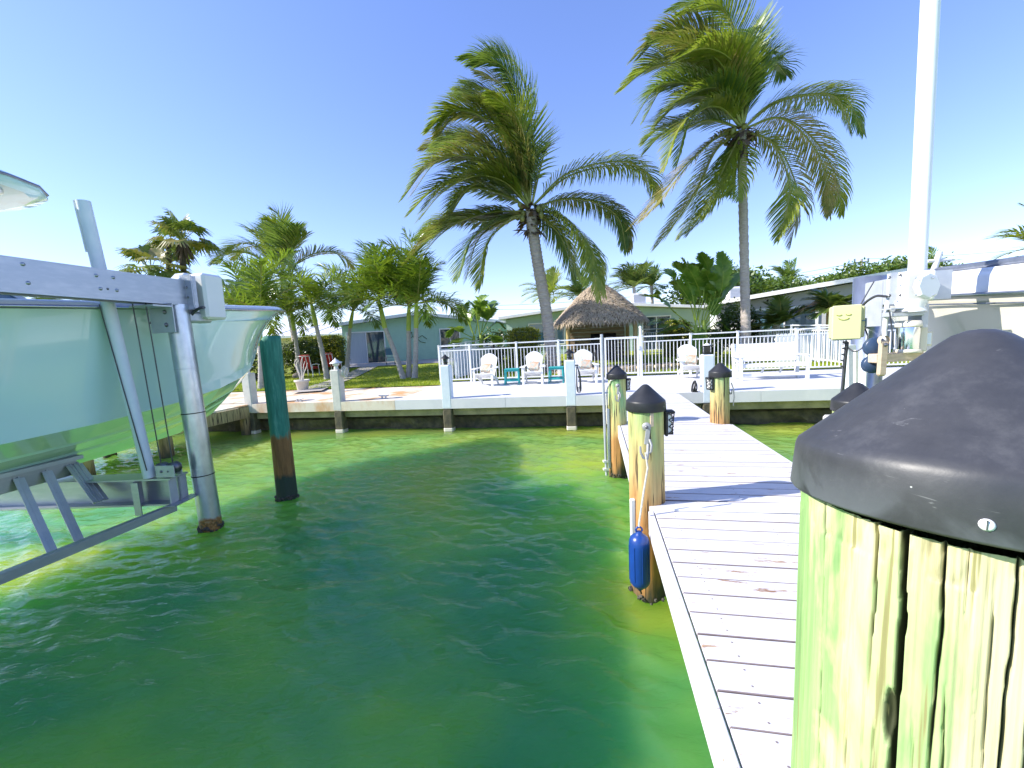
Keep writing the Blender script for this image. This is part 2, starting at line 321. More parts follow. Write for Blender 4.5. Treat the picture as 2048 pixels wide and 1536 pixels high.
def water_mat():
    m, n, b, o = _nt('turbid_green_water')
    tc = n.nodes.new('ShaderNodeTexCoord')
    def nz(scale, stretch, rot, det, r=0.5, dist=0.0):
        mp = n.nodes.new('ShaderNodeMapping'); mp.inputs['Rotation'].default_value = (0, 0, R(rot)); mp.inputs['Scale'].default_value = stretch
        n.links.new(tc.outputs['Object'], mp.inputs[0]); t = n.nodes.new('ShaderNodeTexNoise')
        t.inputs['Scale'].default_value = scale; t.inputs['Detail'].default_value = det; t.inputs['Roughness'].default_value = r; t.inputs['Distortion'].default_value = dist
        n.links.new(mp.outputs[0], t.inputs[0]); return t.outputs[0]
    # the bottom shows through: sand and weed patches, shallower and yellower towards the sea wall
    patch = nz(0.42, (1, 1.3, 1), 20, 3, 0.5)
    deep = _ramp(n, patch, [(0.36, (0.065, 0.29, 0.085)), (0.52, (0.15, 0.39, 0.055)), (0.66, (0.29, 0.42, 0.030))])
    shal = _ramp(n, patch, [(0.36, (0.13, 0.28, 0.06)), (0.62, (0.26, 0.36, 0.05))])
    sp = n.nodes.new('ShaderNodeSeparateXYZ'); n.links.new(tc.outputs['Object'], sp.inputs[0])
    mr = n.nodes.new('ShaderNodeMapRange'); mr.interpolation_type = 'SMOOTHSTEP'; mr.inputs['From Min'].default_value = 4.0; mr.inputs['From Max'].default_value = 9.0
    n.links.new(sp.outputs[1], mr.inputs[0])
    n.links.new(_mix(n, mr.outputs[0], deep, shal), b.inputs['Base Color'])
    b.inputs['Subsurface Weight'].default_value = 1.0; b.inputs['Subsurface Radius'].default_value = (0.7, 1.0, 0.8); b.inputs['Subsurface Scale'].default_value = 5.0
    b.inputs['Roughness'].default_value = 0.02; b.inputs['IOR'].default_value = 1.33; b.inputs['Specular IOR Level'].default_value = 0.5
    # fine wind ripples on top of the modelled waves
    w2 = nz(9.0, (1.0, 2.2, 1), -20, 3, 0.5, 0.4)
    _bump(n, b, w2, 0.7, 0.016)
    return m
M['water'] = water_mat()
# ---------------------------------------------------------------- mesh building
class MB:
    def __init__(s): s.v = []; s.f = []; s.m = []; s.sm = []
    def add(s, vs, fs, mi=0, smooth=False):
        k = len(s.v); s.v.extend([tuple(v) for v in vs]); s.f.extend([tuple(i + k for i in f) for f in fs]); s.m.extend([mi] * len(fs)); s.sm.extend([smooth] * len(fs)); return s
    def box(s, c, size, rot=None, mi=0, bevel=0.0):
        hx, hy, hz = (q / 2 for q in size); c = Vector(c)
        b = min(bevel, hx * .9, hy * .9, hz * .9)
        if b > 0:
            vs = []; 
            for (a, e, g) in ((b, b, 0), (b, 0, b), (0, b, b)):
                for sx in (-1, 1):
                    for sy in (-1, 1):
                        for sz in (-1, 1): vs.append(Vector((sx * (hx - a), sy * (hy - e), sz * (hz - g))))
            idx = lambda k, sx, sy, sz: k * 8 + (sx > 0) * 4 + (sy > 0) * 2 + (sz > 0)
            fs = []
            for z in (-1, 1): q = [idx(0, -1, -1, z), idx(0, 1, -1, z), idx(0, 1, 1, z), idx(0, -1, 1, z)]; fs.append(q if z > 0 else q[::-1])
            for y in (-1, 1): q = [idx(1, -1, y, -1), idx(1, 1, y, -1), idx(1, 1, y, 1), idx(1, -1, y, 1)]; fs.append(q if y < 0 else q[::-1])
            for x in (-1, 1): q = [idx(2, x, -1, -1), idx(2, x, 1, -1), idx(2, x, 1, 1), idx(2, x, -1, 1)]; fs.append(q if x > 0 else q[::-1])
            for y in (-1, 1):
                for z in (-1, 1): fs.append([idx(0, -1, y, z), idx(0, 1, y, z), idx(1, 1, y, z), idx(1, -1, y, z)])
            for x in (-1, 1):
                for z in (-1, 1): fs.append([idx(0, x, -1, z), idx(0, x, 1, z), idx(2, x, 1, z), idx(2, x, -1, z)])
            for x in (-1, 1):
                for y in (-1, 1): fs.append([idx(1, x, y, -1), idx(1, x, y, 1), idx(2, x, y, 1), idx(2, x, y, -1)])
            for x in (-1, 1):
                for y in (-1, 1):
                    for z in (-1, 1): fs.append([idx(0, x, y, z), idx(1, x, y, z), idx(2, x, y, z)])
        else:
            vs = [Vector((x * hx, y * hy, z * hz)) for x in (-1, 1) for y in (-1, 1) for z in (-1, 1)]
            fs = [(0, 1, 3, 2), (4, 6, 7, 5), (0, 4, 5, 1), (2, 3, 7, 6), (0, 2, 6, 4), (1, 5, 7, 3)]
        if rot is not None:
            rm = rot if isinstance(rot, Matrix) else Matrix.Rotation(rot, 3, 'Z'); vs = [rm @ v for v in vs]
        return s.add([v + c for v in vs], fs, mi)
    def beam(s, p0, p1, w, h, mi=0, up=(0, 0, 1), bevel=0.0):
        p0, p1 = Vector(p0), Vector(p1); d = p1 - p0; L = d.length; y = d.normalized(); up = Vector(up)
        if abs(y.dot(up)) > .98: up = Vector((0, 1, 0))
        x = y.cross(up).normalized(); z = x.cross(y)
        return s.box((p0 + p1) / 2, (w, L, h), Matrix((x, y, z)).transposed(), mi, bevel)
    def tube(s, pts, r, n=8, mi=0, cap=True, smooth=True):
        pts = [Vector(p) for p in pts]; rs = r if isinstance(r, (list, tuple)) else [r] * len(pts)
        t0 = (pts[1] - pts[0]).normalized(); ref = Vector((0, 0, 1)) if abs(t0.z) < .9 else Vector((1, 0, 0))
        x = t0.cross(ref).normalized(); vs = []; k = len(pts)
        for i, p in enumerate(pts):
            t = (pts[min(i + 1, k - 1)] - pts[max(i - 1, 0)]).normalized(); x = (x - t * x.dot(t)).normalized(); y = t.cross(x)
            for j in range(n):
                a = 2 * math.pi * j / n; vs.append(p + (x * math.cos(a) + y * math.sin(a)) * rs[i])
        fs = [(i * n + j, i * n + (j + 1) % n, (i + 1) * n + (j + 1) % n, (i + 1) * n + j) for i in range(k - 1) for j in range(n)]
        s.add(vs, fs, mi, smooth)
        if cap:
            s.add(vs[:n], [tuple(range(n))[::-1]], mi); s.add(vs[-n:], [tuple(range(n))], mi)
        return s
    def lathe(s, prof, c=(0, 0, 0), n=24, mi=0, axis=None, smooth=True):
        c = Vector(c); vs = []
        rm = axis.to_track_quat('Z', 'Y').to_matrix() if axis is not None else None
        for r, z in prof:
            for j in range(n):
                a = 2 * math.pi * j / n; v = Vector((r * math.cos(a), r * math.sin(a), z)); vs.append((rm @ v if rm else v) + c)
        k = len(prof)
        fs = [(i * n + j, i * n + (j + 1) % n, (i + 1) * n + (j + 1) % n, (i + 1) * n + j) for i in range(k - 1) for j in range(n)]
        return s.add(vs, fs, mi, smooth)
    def prism(s, poly, z0, z1, mi=0):
        n = len(poly); vs = [(x, y, z0) for x, y in poly] + [(x, y, z1) for x, y in poly]
        fs = [tuple(range(n))[::-1], tuple(range(n, 2 * n))] + [(i, (i + 1) % n, n + (i + 1) % n, n + i) for i in range(n)]
        return s.add(vs, fs, mi)
    def ball(s, c, r, n=10, mi=0, sq=(1, 1, 1)):
        c = Vector(c); vs = []; k = n // 2 + 1
        for i in range(k):
            a = math.pi * i / (k - 1)
            for j in range(n):
                b = 2 * math.pi * j / n; vs.append(c + Vector((math.sin(a) * math.cos(b) * sq[0], math.sin(a) * math.sin(b) * sq[1], math.cos(a) * sq[2])) * r)
        fs = [(i * n + j, (i + 1) * n + j, (i + 1) * n + (j + 1) % n, i * n + (j + 1) % n) for i in range(k - 1) for j in range(n)]
        return s.add(vs, fs, mi, True)
    def off(s, d): s.v = [(a + d[0], b + d[1], c + d[2]) for a, b, c in s.v]; return s

def mesh_of(name, mb, mats):
    me = bpy.data.meshes.new(name); me.from_pydata(mb.v, [], mb.f)
    for m in (mats if isinstance(mats, (list, tuple)) else [mats]): me.materials.append(m)
    me.polygons.foreach_set('material_index', mb.m); me.polygons.foreach_set('use_smooth', mb.sm); me.update(); return me
def thing(name, label, cat, loc=(0, 0, 0), rotz=0.0, group=None):
    o = bpy.data.objects.new(name, None); C.objects.link(o); o.location = loc; o.rotation_euler = (0, 0, rotz); o.empty_display_size = 0.1
    o['label'] = label; o['category'] = cat
    if group: o['group'] = group
    return o
def tag(o, label, cat, group=None):
    o['label'] = label; o['category'] = cat
    if group: o['group'] = group
    return o
def part(name, mb, m, parent=None, world=False, label=None):
    """one mesh object; world=True: the mesh was built in world coordinates and the thing is not turned"""
    if world and parent is not None:
        p = parent
        while p.parent: p = p.parent
        mb.off(tuple(-c for c in p.location))
    o = bpy.data.objects.new(name, mesh_of(name, mb, m)); C.objects.link(o)
    if parent is not None: o.parent = parent
    if label: o['label'] = label
    return o
def share(name, me, parent, loc=(0, 0, 0), rot=(0, 0, 0), scale=(1, 1, 1)):
    o = bpy.data.objects.new(name, me); C.objects.link(o); o.parent = parent; o.location = loc; o.rotation_euler = rot; o.scale = scale; return o
def struct(name, mb, m):
    o = part(name, mb, m); o['kind'] = 'structure'; return o
def copy_tree(o, parent=None):
    c = o.copy(); C.objects.link(c); c.parent = parent
    for ch in list(o.children): copy_tree(ch, c)
    return c
def smooth_pts(P, n):
    """Catmull-Rom curve through the points"""
    P = [Vector(p) for p in P]; P = [P[0] * 2 - P[1]] + P + [P[-1] * 2 - P[-2]]; out = []; k = len(P) - 3
    for i in range(n + 1):
        t = i / n * k; j = min(int(t), k - 1); t -= j; a, b, c, d = P[j:j + 4]
        out.append(0.5 * ((2 * b) + (c - a) * t + (2 * a - 5 * b + 4 * c - d) * t * t + (3 * b - a - 3 * c + d) * t ** 3))
    return out
# ================================================================ THE SETTING
def proj(p):
    d = Vector(p) - Vector((0, 0, EYE)); w = d.dot(_f); return 1024 + F_PX * d.dot(_r) / w, 768 - F_PX * d.dot(_u) / w
def qx(px, y, z=0.6):
    lo, hi = -14.0, 30.0
    for _ in range(40):
        m = (lo + hi) / 2
        if proj(quay(m, y, z))[0] < px: lo = m
        else: hi = m
    return (lo + hi) / 2
# the water: wind waves as a height field near the dock, flat sheet beyond, closed below
def wave_field(n, cell, seed=3):
    q = np.random.default_rng(seed); k = 2 * np.pi * np.fft.fftfreq(n, cell); kx, ky = np.meshgrid(k, k, indexing='ij'); kk = np.hypot(kx, ky); kk[0, 0] = 1
    d = np.array((-.34, -.94)); cs = (kx * d[0] + ky * d[1]) / kk
    lam = 2 * np.pi / kk
    amp = kk ** -1.35 * np.exp(-(lam / .75) ** 2) * np.exp(-(.10 / lam) ** 2) * (np.abs(cs) ** 3 * .9 + .1); amp[0, 0] = 0
    h = np.real(np.fft.ifft2(amp * np.exp(2j * np.pi * q.random((n, n))) * n)); gx, gy = np.gradient(h, cell); h /= math.sqrt((gx ** 2 + gy ** 2).mean())
    c = h / h.std(); return h + .10 * (np.abs(gx * 0) ) + .22 * h.std() * (c ** 2 - 1) * .5
def make_water():
    cell, x0, y0, nx, ny = .032, -15.0, -1.0, 860, 352
    H = wave_field(1024, cell)[:nx + 1, :ny + 1]
    xs = x0 + cell * np.arange(nx + 1); ys = y0 + cell * np.arange(ny + 1); X, Y = np.meshgrid(xs, ys, indexing='ij')
    G_ = wave_field(64, .6, 8); gi = G_[np.clip(((X - x0) / .6).astype(int), 0, 63), np.clip(((Y - y0) / .6).astype(int), 0, 63)]
    big = np.zeros_like(X)
    for (a, b_, p, w) in ((.35, .22, 0, 1), (.21, -.5, 2, .8), (.8, .55, 4, .5), (-.6, .9, 1, .5)): big += w * np.sin(a * X + b_ * Y + p)
    env = np.clip(.78 + .16 * big, .3, 1.2) * np.clip((Y + .6) / 4.2, .34, 1)
    edge = np.clip(np.minimum.reduce([(X - x0) / 1.0, (xs[-1] - X) / 1.0, (Y - y0) / .5, (ys[-1] - Y) / .5]), 0, 1)
    Z = WATER + H * .28 * env * edge
    V = np.stack([X, Y, Z], -1).reshape(-1, 3); m = ny + 1; idx = (np.arange(nx)[:, None] * m + np.arange(ny)[None, :]).reshape(-1)
    F = np.stack([idx, idx + m, idx + m + 1, idx + 1], -1)
    nv = len(V); xa, xb, ya, yb = xs[0], xs[-1], ys[0], ys[-1]; B = 300
    O = np.array([(-B, -220, WATER), (B, -220, WATER), (B, 30, WATER), (-B, 30, WATER), (-B, -220, WATER - 3), (B, -220, WATER - 3), (B, 30, WATER - 3), (-B, 30, WATER - 3)])
    g = lambda i, j: i * m + j
    c00, c10, c11, c01 = g(0, 0), g(nx, 0), g(nx, ny), g(0, ny)
    extra = [(nv, nv + 1, c10, c00), (nv + 1, nv + 2, c11, c10), (nv + 2, nv + 3, c01, c11), (nv + 3, nv, c00, c01), (nv + 7, nv + 6, nv + 5, nv + 4), (nv, nv + 4, nv + 5, nv + 1), (nv + 1, nv + 5, nv + 6, nv + 2), (nv + 2, nv + 6, nv + 7, nv + 3), (nv + 3, nv + 7, nv + 4, nv)]
    V = np.vstack([V, O]); F = np.vstack([F, np.array(extra)]).astype(np.int32)
    me = bpy.data.meshes.new('water'); me.vertices.add(len(V)); me.vertices.foreach_set('co', V.reshape(-1).astype(np.float32))
    me.loops.add(F.size); me.loops.foreach_set('vertex_index', F.reshape(-1)); me.polygons.add(len(F)); me.polygons.foreach_set('loop_start', np.arange(0, F.size, 4, dtype=np.int32)); me.polygons.foreach_set('loop_total', np.full(len(F), 4, dtype=np.int32))
    me.update(calc_edges=True); sm = np.ones(len(F), bool); sm[-9:] = False; me.polygons.foreach_set('use_smooth', sm); me.materials.append(M['water'])
    o = bpy.data.objects.new('water', me); C.objects.link(o); o['kind'] = 'structure'
make_water()
XS = -3.1                                              # where the painted patio starts
# land sheet behind the quay
mb = MB(); xs = [-320, -120, -60, -40, -30] + [-24 + 1.5 * i for i in range(14)] + [-2.905, -2.9] + [-2 + 1.5 * i for i in range(18)] + [30, 45, 80, 150, 320]
us = [0, .04, .08, .13, .2, .28, .36, .45, .55, .68, .82, 1.0, 1.4, 2.2, 4, 9, 20]
for x in xs:
    y0 = 3.2 if x < -2.9 else 4.42
    for k, u in enumerate(us):
        y = y0 + 15 * u; p = quay(x, y); z = ground_z(p.x, p.y)
        mb.v.append((p.x, p.y, z if k else z - 0.0))
    p = quay(x, y0); 
nu = len(us)
for i in range(len(xs) - 1):
    for k in range(nu - 1): mb.f.append((i * nu + k, (i + 1) * nu + k, (i + 1) * nu + k + 1, i * nu + k + 1)); mb.m.append(0); mb.sm.append(True)
struct('ground', mb, M['lawn'])
def qbox(mb, x0, x1, y0, y1, z0, z1, mi=0):
    c = quay((x0 + x1) / 2, (y0 + y1) / 2, (z0 + z1) / 2); return mb.box(c, (x1 - x0, y1 - y0, z1 - z0), R(-9.6), mi)
def slab(x0, x1, y0, y1, z0, z1, joint=3.05):
    mb = MB(); n = max(1, round((x1 - x0) / joint)); w = (x1 - x0) / n
    for i in range(n): qbox(mb, x0 + i * w + .004, x0 + (i + 1) * w - .004, y0, y1, z0, z1)
    qbox(mb, x0, x1, y0 + .012, y1, z0 + .004, z1 - .012); return mb
struct('patio', slab(XS, 26, 0, 4.6, -0.25, 0.0), M['patio'])
struct('quay', slab(-7.35, XS - .003, 0, 3.4, -0.25, -0.004), M['quay_cream'])
mb = MB(); qbox(mb, -60, -7.353, 0.35, 3.4, -0.25, -0.006); struct('quay', mb, M['quay_cream'])
mb = MB(); qbox(mb, -60, 60, 0.14, 3.0, -0.44, -0.253)
w = part('sea_wall', MB(), M['sea_wall']); w.data = mesh_of('sea_wall', mb, M['sea_wall'])
# rough lower wall with bays
mb = MB(); N = 420
rows = [-0.44, -0.55, -0.68, -0.8, -0.95, -1.2]
for i in range(N):
    x = -30 + 60 * i / (N - 1)
    for k, z in enumerate(rows):
        q = 0.42 + 0.16 * mnoise.noise(Vector((x * 1.3, z * 3, 1))) + 0.08 * mnoise.noise(Vector((x * 5, z * 9, 4)))
        mb.v.append(tuple(quay(x, q if k else 0.6, z)))
for i in range(N - 1):
    for k in range(len(rows) - 1): a = i * len(rows) + k; mb.f.append((a, a + 1, a + len(rows) + 1, a + len(rows))); mb.m.append(0); mb.sm.append(False)
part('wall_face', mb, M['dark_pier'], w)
tag(w, 'green stained concrete sea wall in the shade under the patio edge', 'sea wall')

# path and terrace
def ribbon(name, pts, wid, m, lift=0.03, kind='structure'):
    mb = MB(); P = smooth_pts(pts, 14)
    for i, p in enumerate(P):
        t = (P[min(i + 1, 14)] - P[max(i - 1, 0)]); t.z = 0; t.normalize(); s = Vector((t.y, -t.x, 0))
        for k in (-1, 1):
            q = p + s * wid * .5 * k; mb.v.append((q.x, q.y, ground_z(q.x, q.y) + lift))
    for i in range(14): mb.f.append((2 * i, 2 * i + 1, 2 * i + 3, 2 * i + 2)); mb.m.append(0); mb.sm.append(False)
    return struct(name, mb, m)
ribbon('path', [yard(612, 13.4), yard(640, 15.2), yard(690, 18.5), yard(742, 24.5)], 0.95, M['path'])
mb = MB(); P = [yard(640, 24.2), yard(900, 24.2), yard(930, 29), yard(640, 29)]
mb.add([(p.x, p.y, ground_z(p.x, p.y) + .035) for p in P], [(0, 1, 2, 3)]); struct('terrace', mb, M['path'])

# lawn blades
mb = MB(); V = []; 
def blades(n, f):
    for _ in range(n):
        x, y = f(); p = quay(x, y); z = ground_z(p.x, p.y); a = nrg.uniform(0, 6.28); h = nrg.uniform(.03, .085); w_ = nrg.uniform(.006, .014)
        dx, dy = math.cos(a) * w_, math.sin(a) * w_; lx, ly = nrg.normal(0, .02, 2)
        V.extend([(p.x - dx, p.y - dy, z), (p.x + dx, p.y + dy, z), (p.x + lx, p.y + ly, z + h)])
blades(26000, lambda: (nrg.uniform(-14, -2.95), 3.22 + 9 * nrg.uniform() ** 1.5))
blades(30000, lambda: (nrg.uniform(-2.7, 12), 4.65 + 9 * nrg.uniform() ** 1.5))
me = bpy.data.meshes.new('grass'); me.from_pydata(V, [], [(i, i + 1, i + 2) for i in range(0, len(V), 3)]); me.materials.append(M['grass'])
g = bpy.data.objects.new('grass', me); C.objects.link(g); g['kind'] = 'stuff'; g['label'] = 'short sunlit lawn grass between the quay and the houses'; g['category'] = 'grass'

# ================================================================ BUILDINGS
def frame_at(pL, pR):
    d = Vector((pR.x - pL.x, pR.y - pL.y)); return math.atan2(d.y, d.x), d.length
def roof_slabs(mb, prof, y0, y1, th):
    """prof: (x, z) along the front; slabs follow it and run back from y0 to y1"""
    for (xa, za), (xb, zb) in zip(prof, prof[1:]):
        vs = [(x, y, z) for y in (y0, y1) for x, z in ((xa, za - th), (xb, zb - th), (xb, zb), (xa, za))]
        mb.add(vs, [(0, 1, 2, 3), (7, 6, 5, 4), (0, 4, 5, 1), (3, 2, 6, 7), (0, 3, 7, 4), (1, 5, 6, 2)])
def wall_poly(mb, prof, y0, y1, z0=0.0):
    n = len(prof); vs = []
    for y in (y0, y1):
        vs += [(x, y, z0) for x, z in prof] + [(x, y, z) for x, z in prof]
    fs = [(i, i + 1, n + i + 1, n + i) for i in range(n - 1)] + [(2 * n + i + 1, 2 * n + i, 3 * n + i, 3 * n + i + 1) for i in range(n - 1)]
    fs += [(0, n, 3 * n, 2 * n), (n - 1, 2 * n + n - 1, 3 * n + n - 1, 2 * n - 1)]
    mb.add(vs, fs)
def window(parent, x0, x1, z0, z1, y=-0.0, fm='fence_white', gm='glass_blue', fw=0.07, panes=1, name='window', label=None):
    mb = MB(); d = .10
    mb.box(((x0 + x1) / 2, y - d / 2, z1 + fw / 2), (x1 - x0 + 2 * fw, d, fw)); mb.box(((x0 + x1) / 2, y - d / 2, z0 - fw / 2), (x1 - x0 + 2 * fw, d + .04, fw))
    for x in (x0 - fw / 2, x1 + fw / 2): mb.box((x, y - d / 2, (z0 + z1) / 2), (fw, d - .004, z1 - z0))
    for k in range(1, panes): mb.box((x0 + (x1 - x0) * k / panes, y - d / 2 + .01, (z0 + z1) / 2), (fw * .6, d - .03, z1 - z0 - .002))
    f = part(name, mb, M[fm], parent, label=label)
    for k in range(panes):
        a = x0 + (x1 - x0) * k / panes; c = x0 + (x1 - x0) * (k + 1) / panes
        g = gm if isinstance(gm, str) else gm[k]
        part('pane', MB().box(((a + c) / 2, y - .022, (z0 + z1) / 2), (c - a - .01, .02, z1 - z0)), M[g], f)
    return f
def sheets(parent, x0, x1, y, z0, z1, m):
    """sheets of curtain folds"""
    mb = MB(); n = int((x1 - x0) / .05)
    vs = []
    for i in range(n + 1):
        x = x0 + (x1 - x0) * i / n; yy = y + .012 * math.sin(i * 1.9)
        vs += [(x, yy, z0), (x, yy, z1)]
    mb.add(vs, [(2 * i, 2 * i + 2, 2 * i + 3, 2 * i + 1) for i in range(n)]); return part('curtain', mb, m, parent)

# --- teal house
L0, R0 = yard(690, 27.6), yard(1052, 30.2); a, W = frame_at(L0, R0)
h = thing('house', 'teal house with low white gable roof and a glass sliding door, left of the garden', 'house', (L0.x, L0.y, L0.z - .05), a)
prof = [(-.35, 2.78), (4.9, 3.33), (W + .4, 2.28)]
mb = MB(); wall_poly(mb, [(0, 2.62), (4.9, 3.14), (W, 2.14)], 0, 9, -.3); part('wall', mb, M['teal_wall'], h)
mb = MB(); roof_slabs(mb, prof, -.6, 9.6, .17); rf = part('roof', mb, M['roof_white'], h)
mb = MB(); 
for (xa, za), (xb, zb) in zip(prof, prof[1:]): mb.beam((xa, -.64, za - .10), (xb, -.64, zb - .10), .03, .2)
part('fascia', mb, M['white_paint'], rf)
for k in range(15):
    z = .12 + k * .17; xa, xb = 2.75, 5.95
    if z < 2.55: part('siding_board', MB().box(((xa + xb) / 2 + .2, -.012, z), (xb - xa - .25, .02, .155), Matrix.Rotation(R(-3), 3, 'X')), M['teal_wall'], h)
window(h, .35, 2.65, .08, 2.12, gm=('curtain', 'glass_dark'), panes=2, name='sliding_door')
window(h, 6.45, 7.75, .75, 2.1, gm='glass_dark', panes=2)
mb = MB()
mb.tube([(4.3, -.06, 1.5), (4.55, -.06, 1.7), (4.85, -.06, 1.55), (5.2, -.06, 1.75), (5.5, -.06, 1.5)], .02, 5)
mb.tube([(4.55, -.06, 1.7), (4.5, -.06, 1.95)], .02, 5); mb.tube([(4.85, -.06, 1.55), (5.1, -.06, 1.3), (5.4, -.06, 1.25)], .018, 5); mb.ball((4.5, -.06, 1.98), .05, 6)
part('wall_ornament', mb, M['hedge_dark'], h)
# --- cream house far left
L0, R0 = yard(520, 34), yard(705, 34); a, W = frame_at(L0, R0)
h = thing('house', 'cream house with flat white roof behind the palms at left', 'house', L0, a)
mb = MB(); wall_poly(mb, [(0, 2.2), (W, 2.2)], 0, 8, -.3); part('wall', mb, M['cream_wall'], h)
mb = MB(); mb.add([(-.5, -.6, 2.3), (W + .4, -.6, 2.3), (W + .4, 5, 3.35), (-.5, 5, 3.35), (-.5, -.6, 2.12), (W + .4, -.6, 2.12), (W + .4, 9, 2.12), (-.5, 9, 2.12)],
    [(0, 1, 2, 3), (4, 5, 1, 0), (3, 2, 6, 7), (5, 6, 2, 1), (4, 0, 3, 7), (4, 7, 6, 5)]); rf = part('roof', mb, M['roof_white'], h)
for k in range(4): part('roof_seam', MB().beam((W * .2 + k * W * .2, -.5, 2.34), (W * .2 + k * W * .2, 4.9, 3.36), .05, .05), M['white_paint'], rf)
window(h, W * .62, W * .8, .8, 1.9, gm='glass_dark')
# --- mint house behind the tiki hut
L0, R0 = yard(1016, 27), yard(1420, 25.2); a, W = frame_at(L0, R0)
h = thing('house', 'pale mint house with white roof edge behind the tiki hut', 'house', (L0.x, L0.y, L0.z - .05), a)
mb = MB(); wall_poly(mb, [(0, 2.45), (6.0, 2.98), (W, 2.35)], 0, 8, -.3); part('wall', mb, M['mint_wall'], h)
mb = MB(); roof_slabs(mb, [(-.4, 2.60), (6.0, 3.16), (W + .3, 2.52)], -.7, 8.5, .16); part('roof', mb, M['roof_white'], h)
window(h, 1.5, 3.7, .75, 2.05, gm='glass_blue', panes=2)
window(h, 8.6, 10.2, .1, 2.1, gm='glass_dark', panes=2, name='sliding_door')
# --- grey house at right
L0, R0 = yard(1432, 21.6), yard(1800, 18.0); a, W = frame_at(L0, R0)
h = thing('house', 'grey house with white roof rising to the right and a wide framed window', 'house', (L0.x, L0.y, L0.z - .05), a)
mb = MB(); wall_poly(mb, [(0, 2.42), (W, 3.15)], 0, 8, -.3); part('wall', mb, M['grey_wall'], h)
mb = MB(); roof_slabs(mb, [(-.5, 2.56), (W + .5, 3.40)], -.75, 8.5, .15); part('roof', mb, M['roof_white'], h)
part('fascia', MB().beam((-.5, -.78, 2.48), (W + .5, -.78, 3.32), .03, .19), M['white_paint'], h)
window(h, 1.75, 4.2, .75, 2.02, gm=('glass_blue', 'glass_dark'), panes=2, fw=.11)
part('downpipe', MB().box((4.75, -.06, 1.2), (.16, .1, 2.4)), M['turquoise'], h)
for k, x in enumerate((2.2, 2.75)): 
    mb = MB(); mb.box((x, -.84, 2.52), (.07, .06, .08)); mb.lathe([(.02, 0), (.06, .12), (.05, .125)], (x, -.86, 2.5), 10, axis=Vector((.3, -1, -.5))); part('floodlight', mb, M['white_paint' if k else 'black'], h)
def ac_unit(px, py, Y, w, hgt, lab):
    p = at(px, py, Y); t = thing('air_conditioner', lab, 'air conditioner', (p.x, p.y, p.z), R(-8))
    part('casing', MB().box((0, 0, hgt / 2), (w, w * .8, hgt), bevel=.02), M['roof_white'], t)
    for k in range(7): part('louvre', MB().box((0, -w * .4 - .012, hgt * (.16 + k * .11)), (w * .84, .02, hgt * .06)), M['alu_light'], t)
    mb = MB(); mb.lathe([(w * .3, hgt), (w * .3, hgt + .04), (w * .1, hgt + .06)], (0, 0, 0), 12); part('fan_guard', mb, M['bolt'], t)
ac_unit(1277, 607, 27.0, .82, .62, 'small white air conditioner on the roof right of the tiki hut')
ac_unit(1469, 600, 22.6, .80, .68, 'white ribbed air conditioner on the roof behind the tall palm trunk')

# ================================================================ FENCE
FY, FH = 4.2, 1.32
def fence_run(label, cat, P0, P1, posts, name='fence', H=FH, pitch=.112, gapfrom=0.0, pw=.065, flat=False):
    """P0, P1 world ends on the ground; posts: fractions"""
    P0, P1 = Vector(P0), Vector(P1); t = thing(name, label, cat, P0); d = (P1 - P0); L = d.length; yv = Vector((d.x, d.y, 0)).normalized()
    g = lambda s: Vector((P0.x + d.x * s, P0.y + d.y * s, P0.z + d.z * s)) - P0
    a = math.atan2(yv.y, yv.x)
    for u in posts:
        q = g(u); mb = MB().box(q + Vector((0, 0, H / 2)), (pw, pw, H + .01), a, bevel=.006); mb.box(q + Vector((0, 0, H + .012)), (pw + .02, pw + .02, .014), a); part('post', mb, M['fence_white'], t)
    for z, hh, ww in ((H - .02, .04, .05), (H - .19, .035, .035), (.10, .04, .035)):
        part('rail', MB().beam(g(0) + Vector((0, 0, z)), g(1) + Vector((0, 0, z)), ww, hh), M['fence_white'], t)
    n = int(L / pitch); pm = mesh_of('picket', MB().box((0, 0, (H - .29) / 2 + .12), (.019, .019, H - .30)), M['fence_white'])
    for i in range(1, n):
        u = i / n
        if min(abs(u - v) for v in posts) * L < .05: continue
        o = share('picket', pm, t, g(u), (0, 0, a))
    return t
xs_ = [qx(p, FY) for p in (880, 941, 1034, 1118, 1203)]
A0, A1 = quay(xs_[0], FY), quay(xs_[-1], FY)
fence_run('white picket railing across the patio left of the gate, behind three chairs', 'fence', A0, A1, [(x - xs_[0]) / (xs_[-1] - xs_[0]) for x in xs_])
xr = [qx(p, FY) for p in (1283, 1381, 1475, 1592, 1700)] ; xr.append(xr[-1] + 2.2)
B0, B1 = quay(xr[0], FY), quay(xr[-1], FY)
fence_run('white picket railing right of the gate behind the white bench', 'fence', B0, B1, [(x - xr[0]) / (xr[-1] - xr[0]) for x in xr])
# tall gate post
# gate
gx0, gx1 = qx(1211, FY), qx(1276, FY); G0 = quay(gx0, FY)
t = thing('gate', 'white picket gate in the middle of the patio railing', 'gate', G0, R(-9.6)); gw = gx1 - gx0
for x in (0, gw): part('gate_post', MB().box((x, 0, .66), (.06, .05, 1.3)), M['fence_white'], t)
for z, hh in ((1.285, .07), (.12, .05)): part('rail', MB().box((gw / 2, -.002, z), (gw - .064, .05, hh)), M['fence_white'], t)
pm = mesh_of('picket', MB().box((0, 0, .70), (.019, .019, 1.10)), M['fence_white'])
for i in range(1, 10): share('picket', pm, t, (gw * i / 10, 0, 0))
part('latch', MB().box((gw + .02, -.05, .95), (.05, .05, .12)).tube([(gw - .03, -.06, .95), (gw + .07, -.06, .95)], .012, 6), M['fence_white'], t)
t = thing('gate_post', 'tall white post rising above the railing at the right of the gate', 'post', quay(gx1 + .085, FY), R(-9.6))
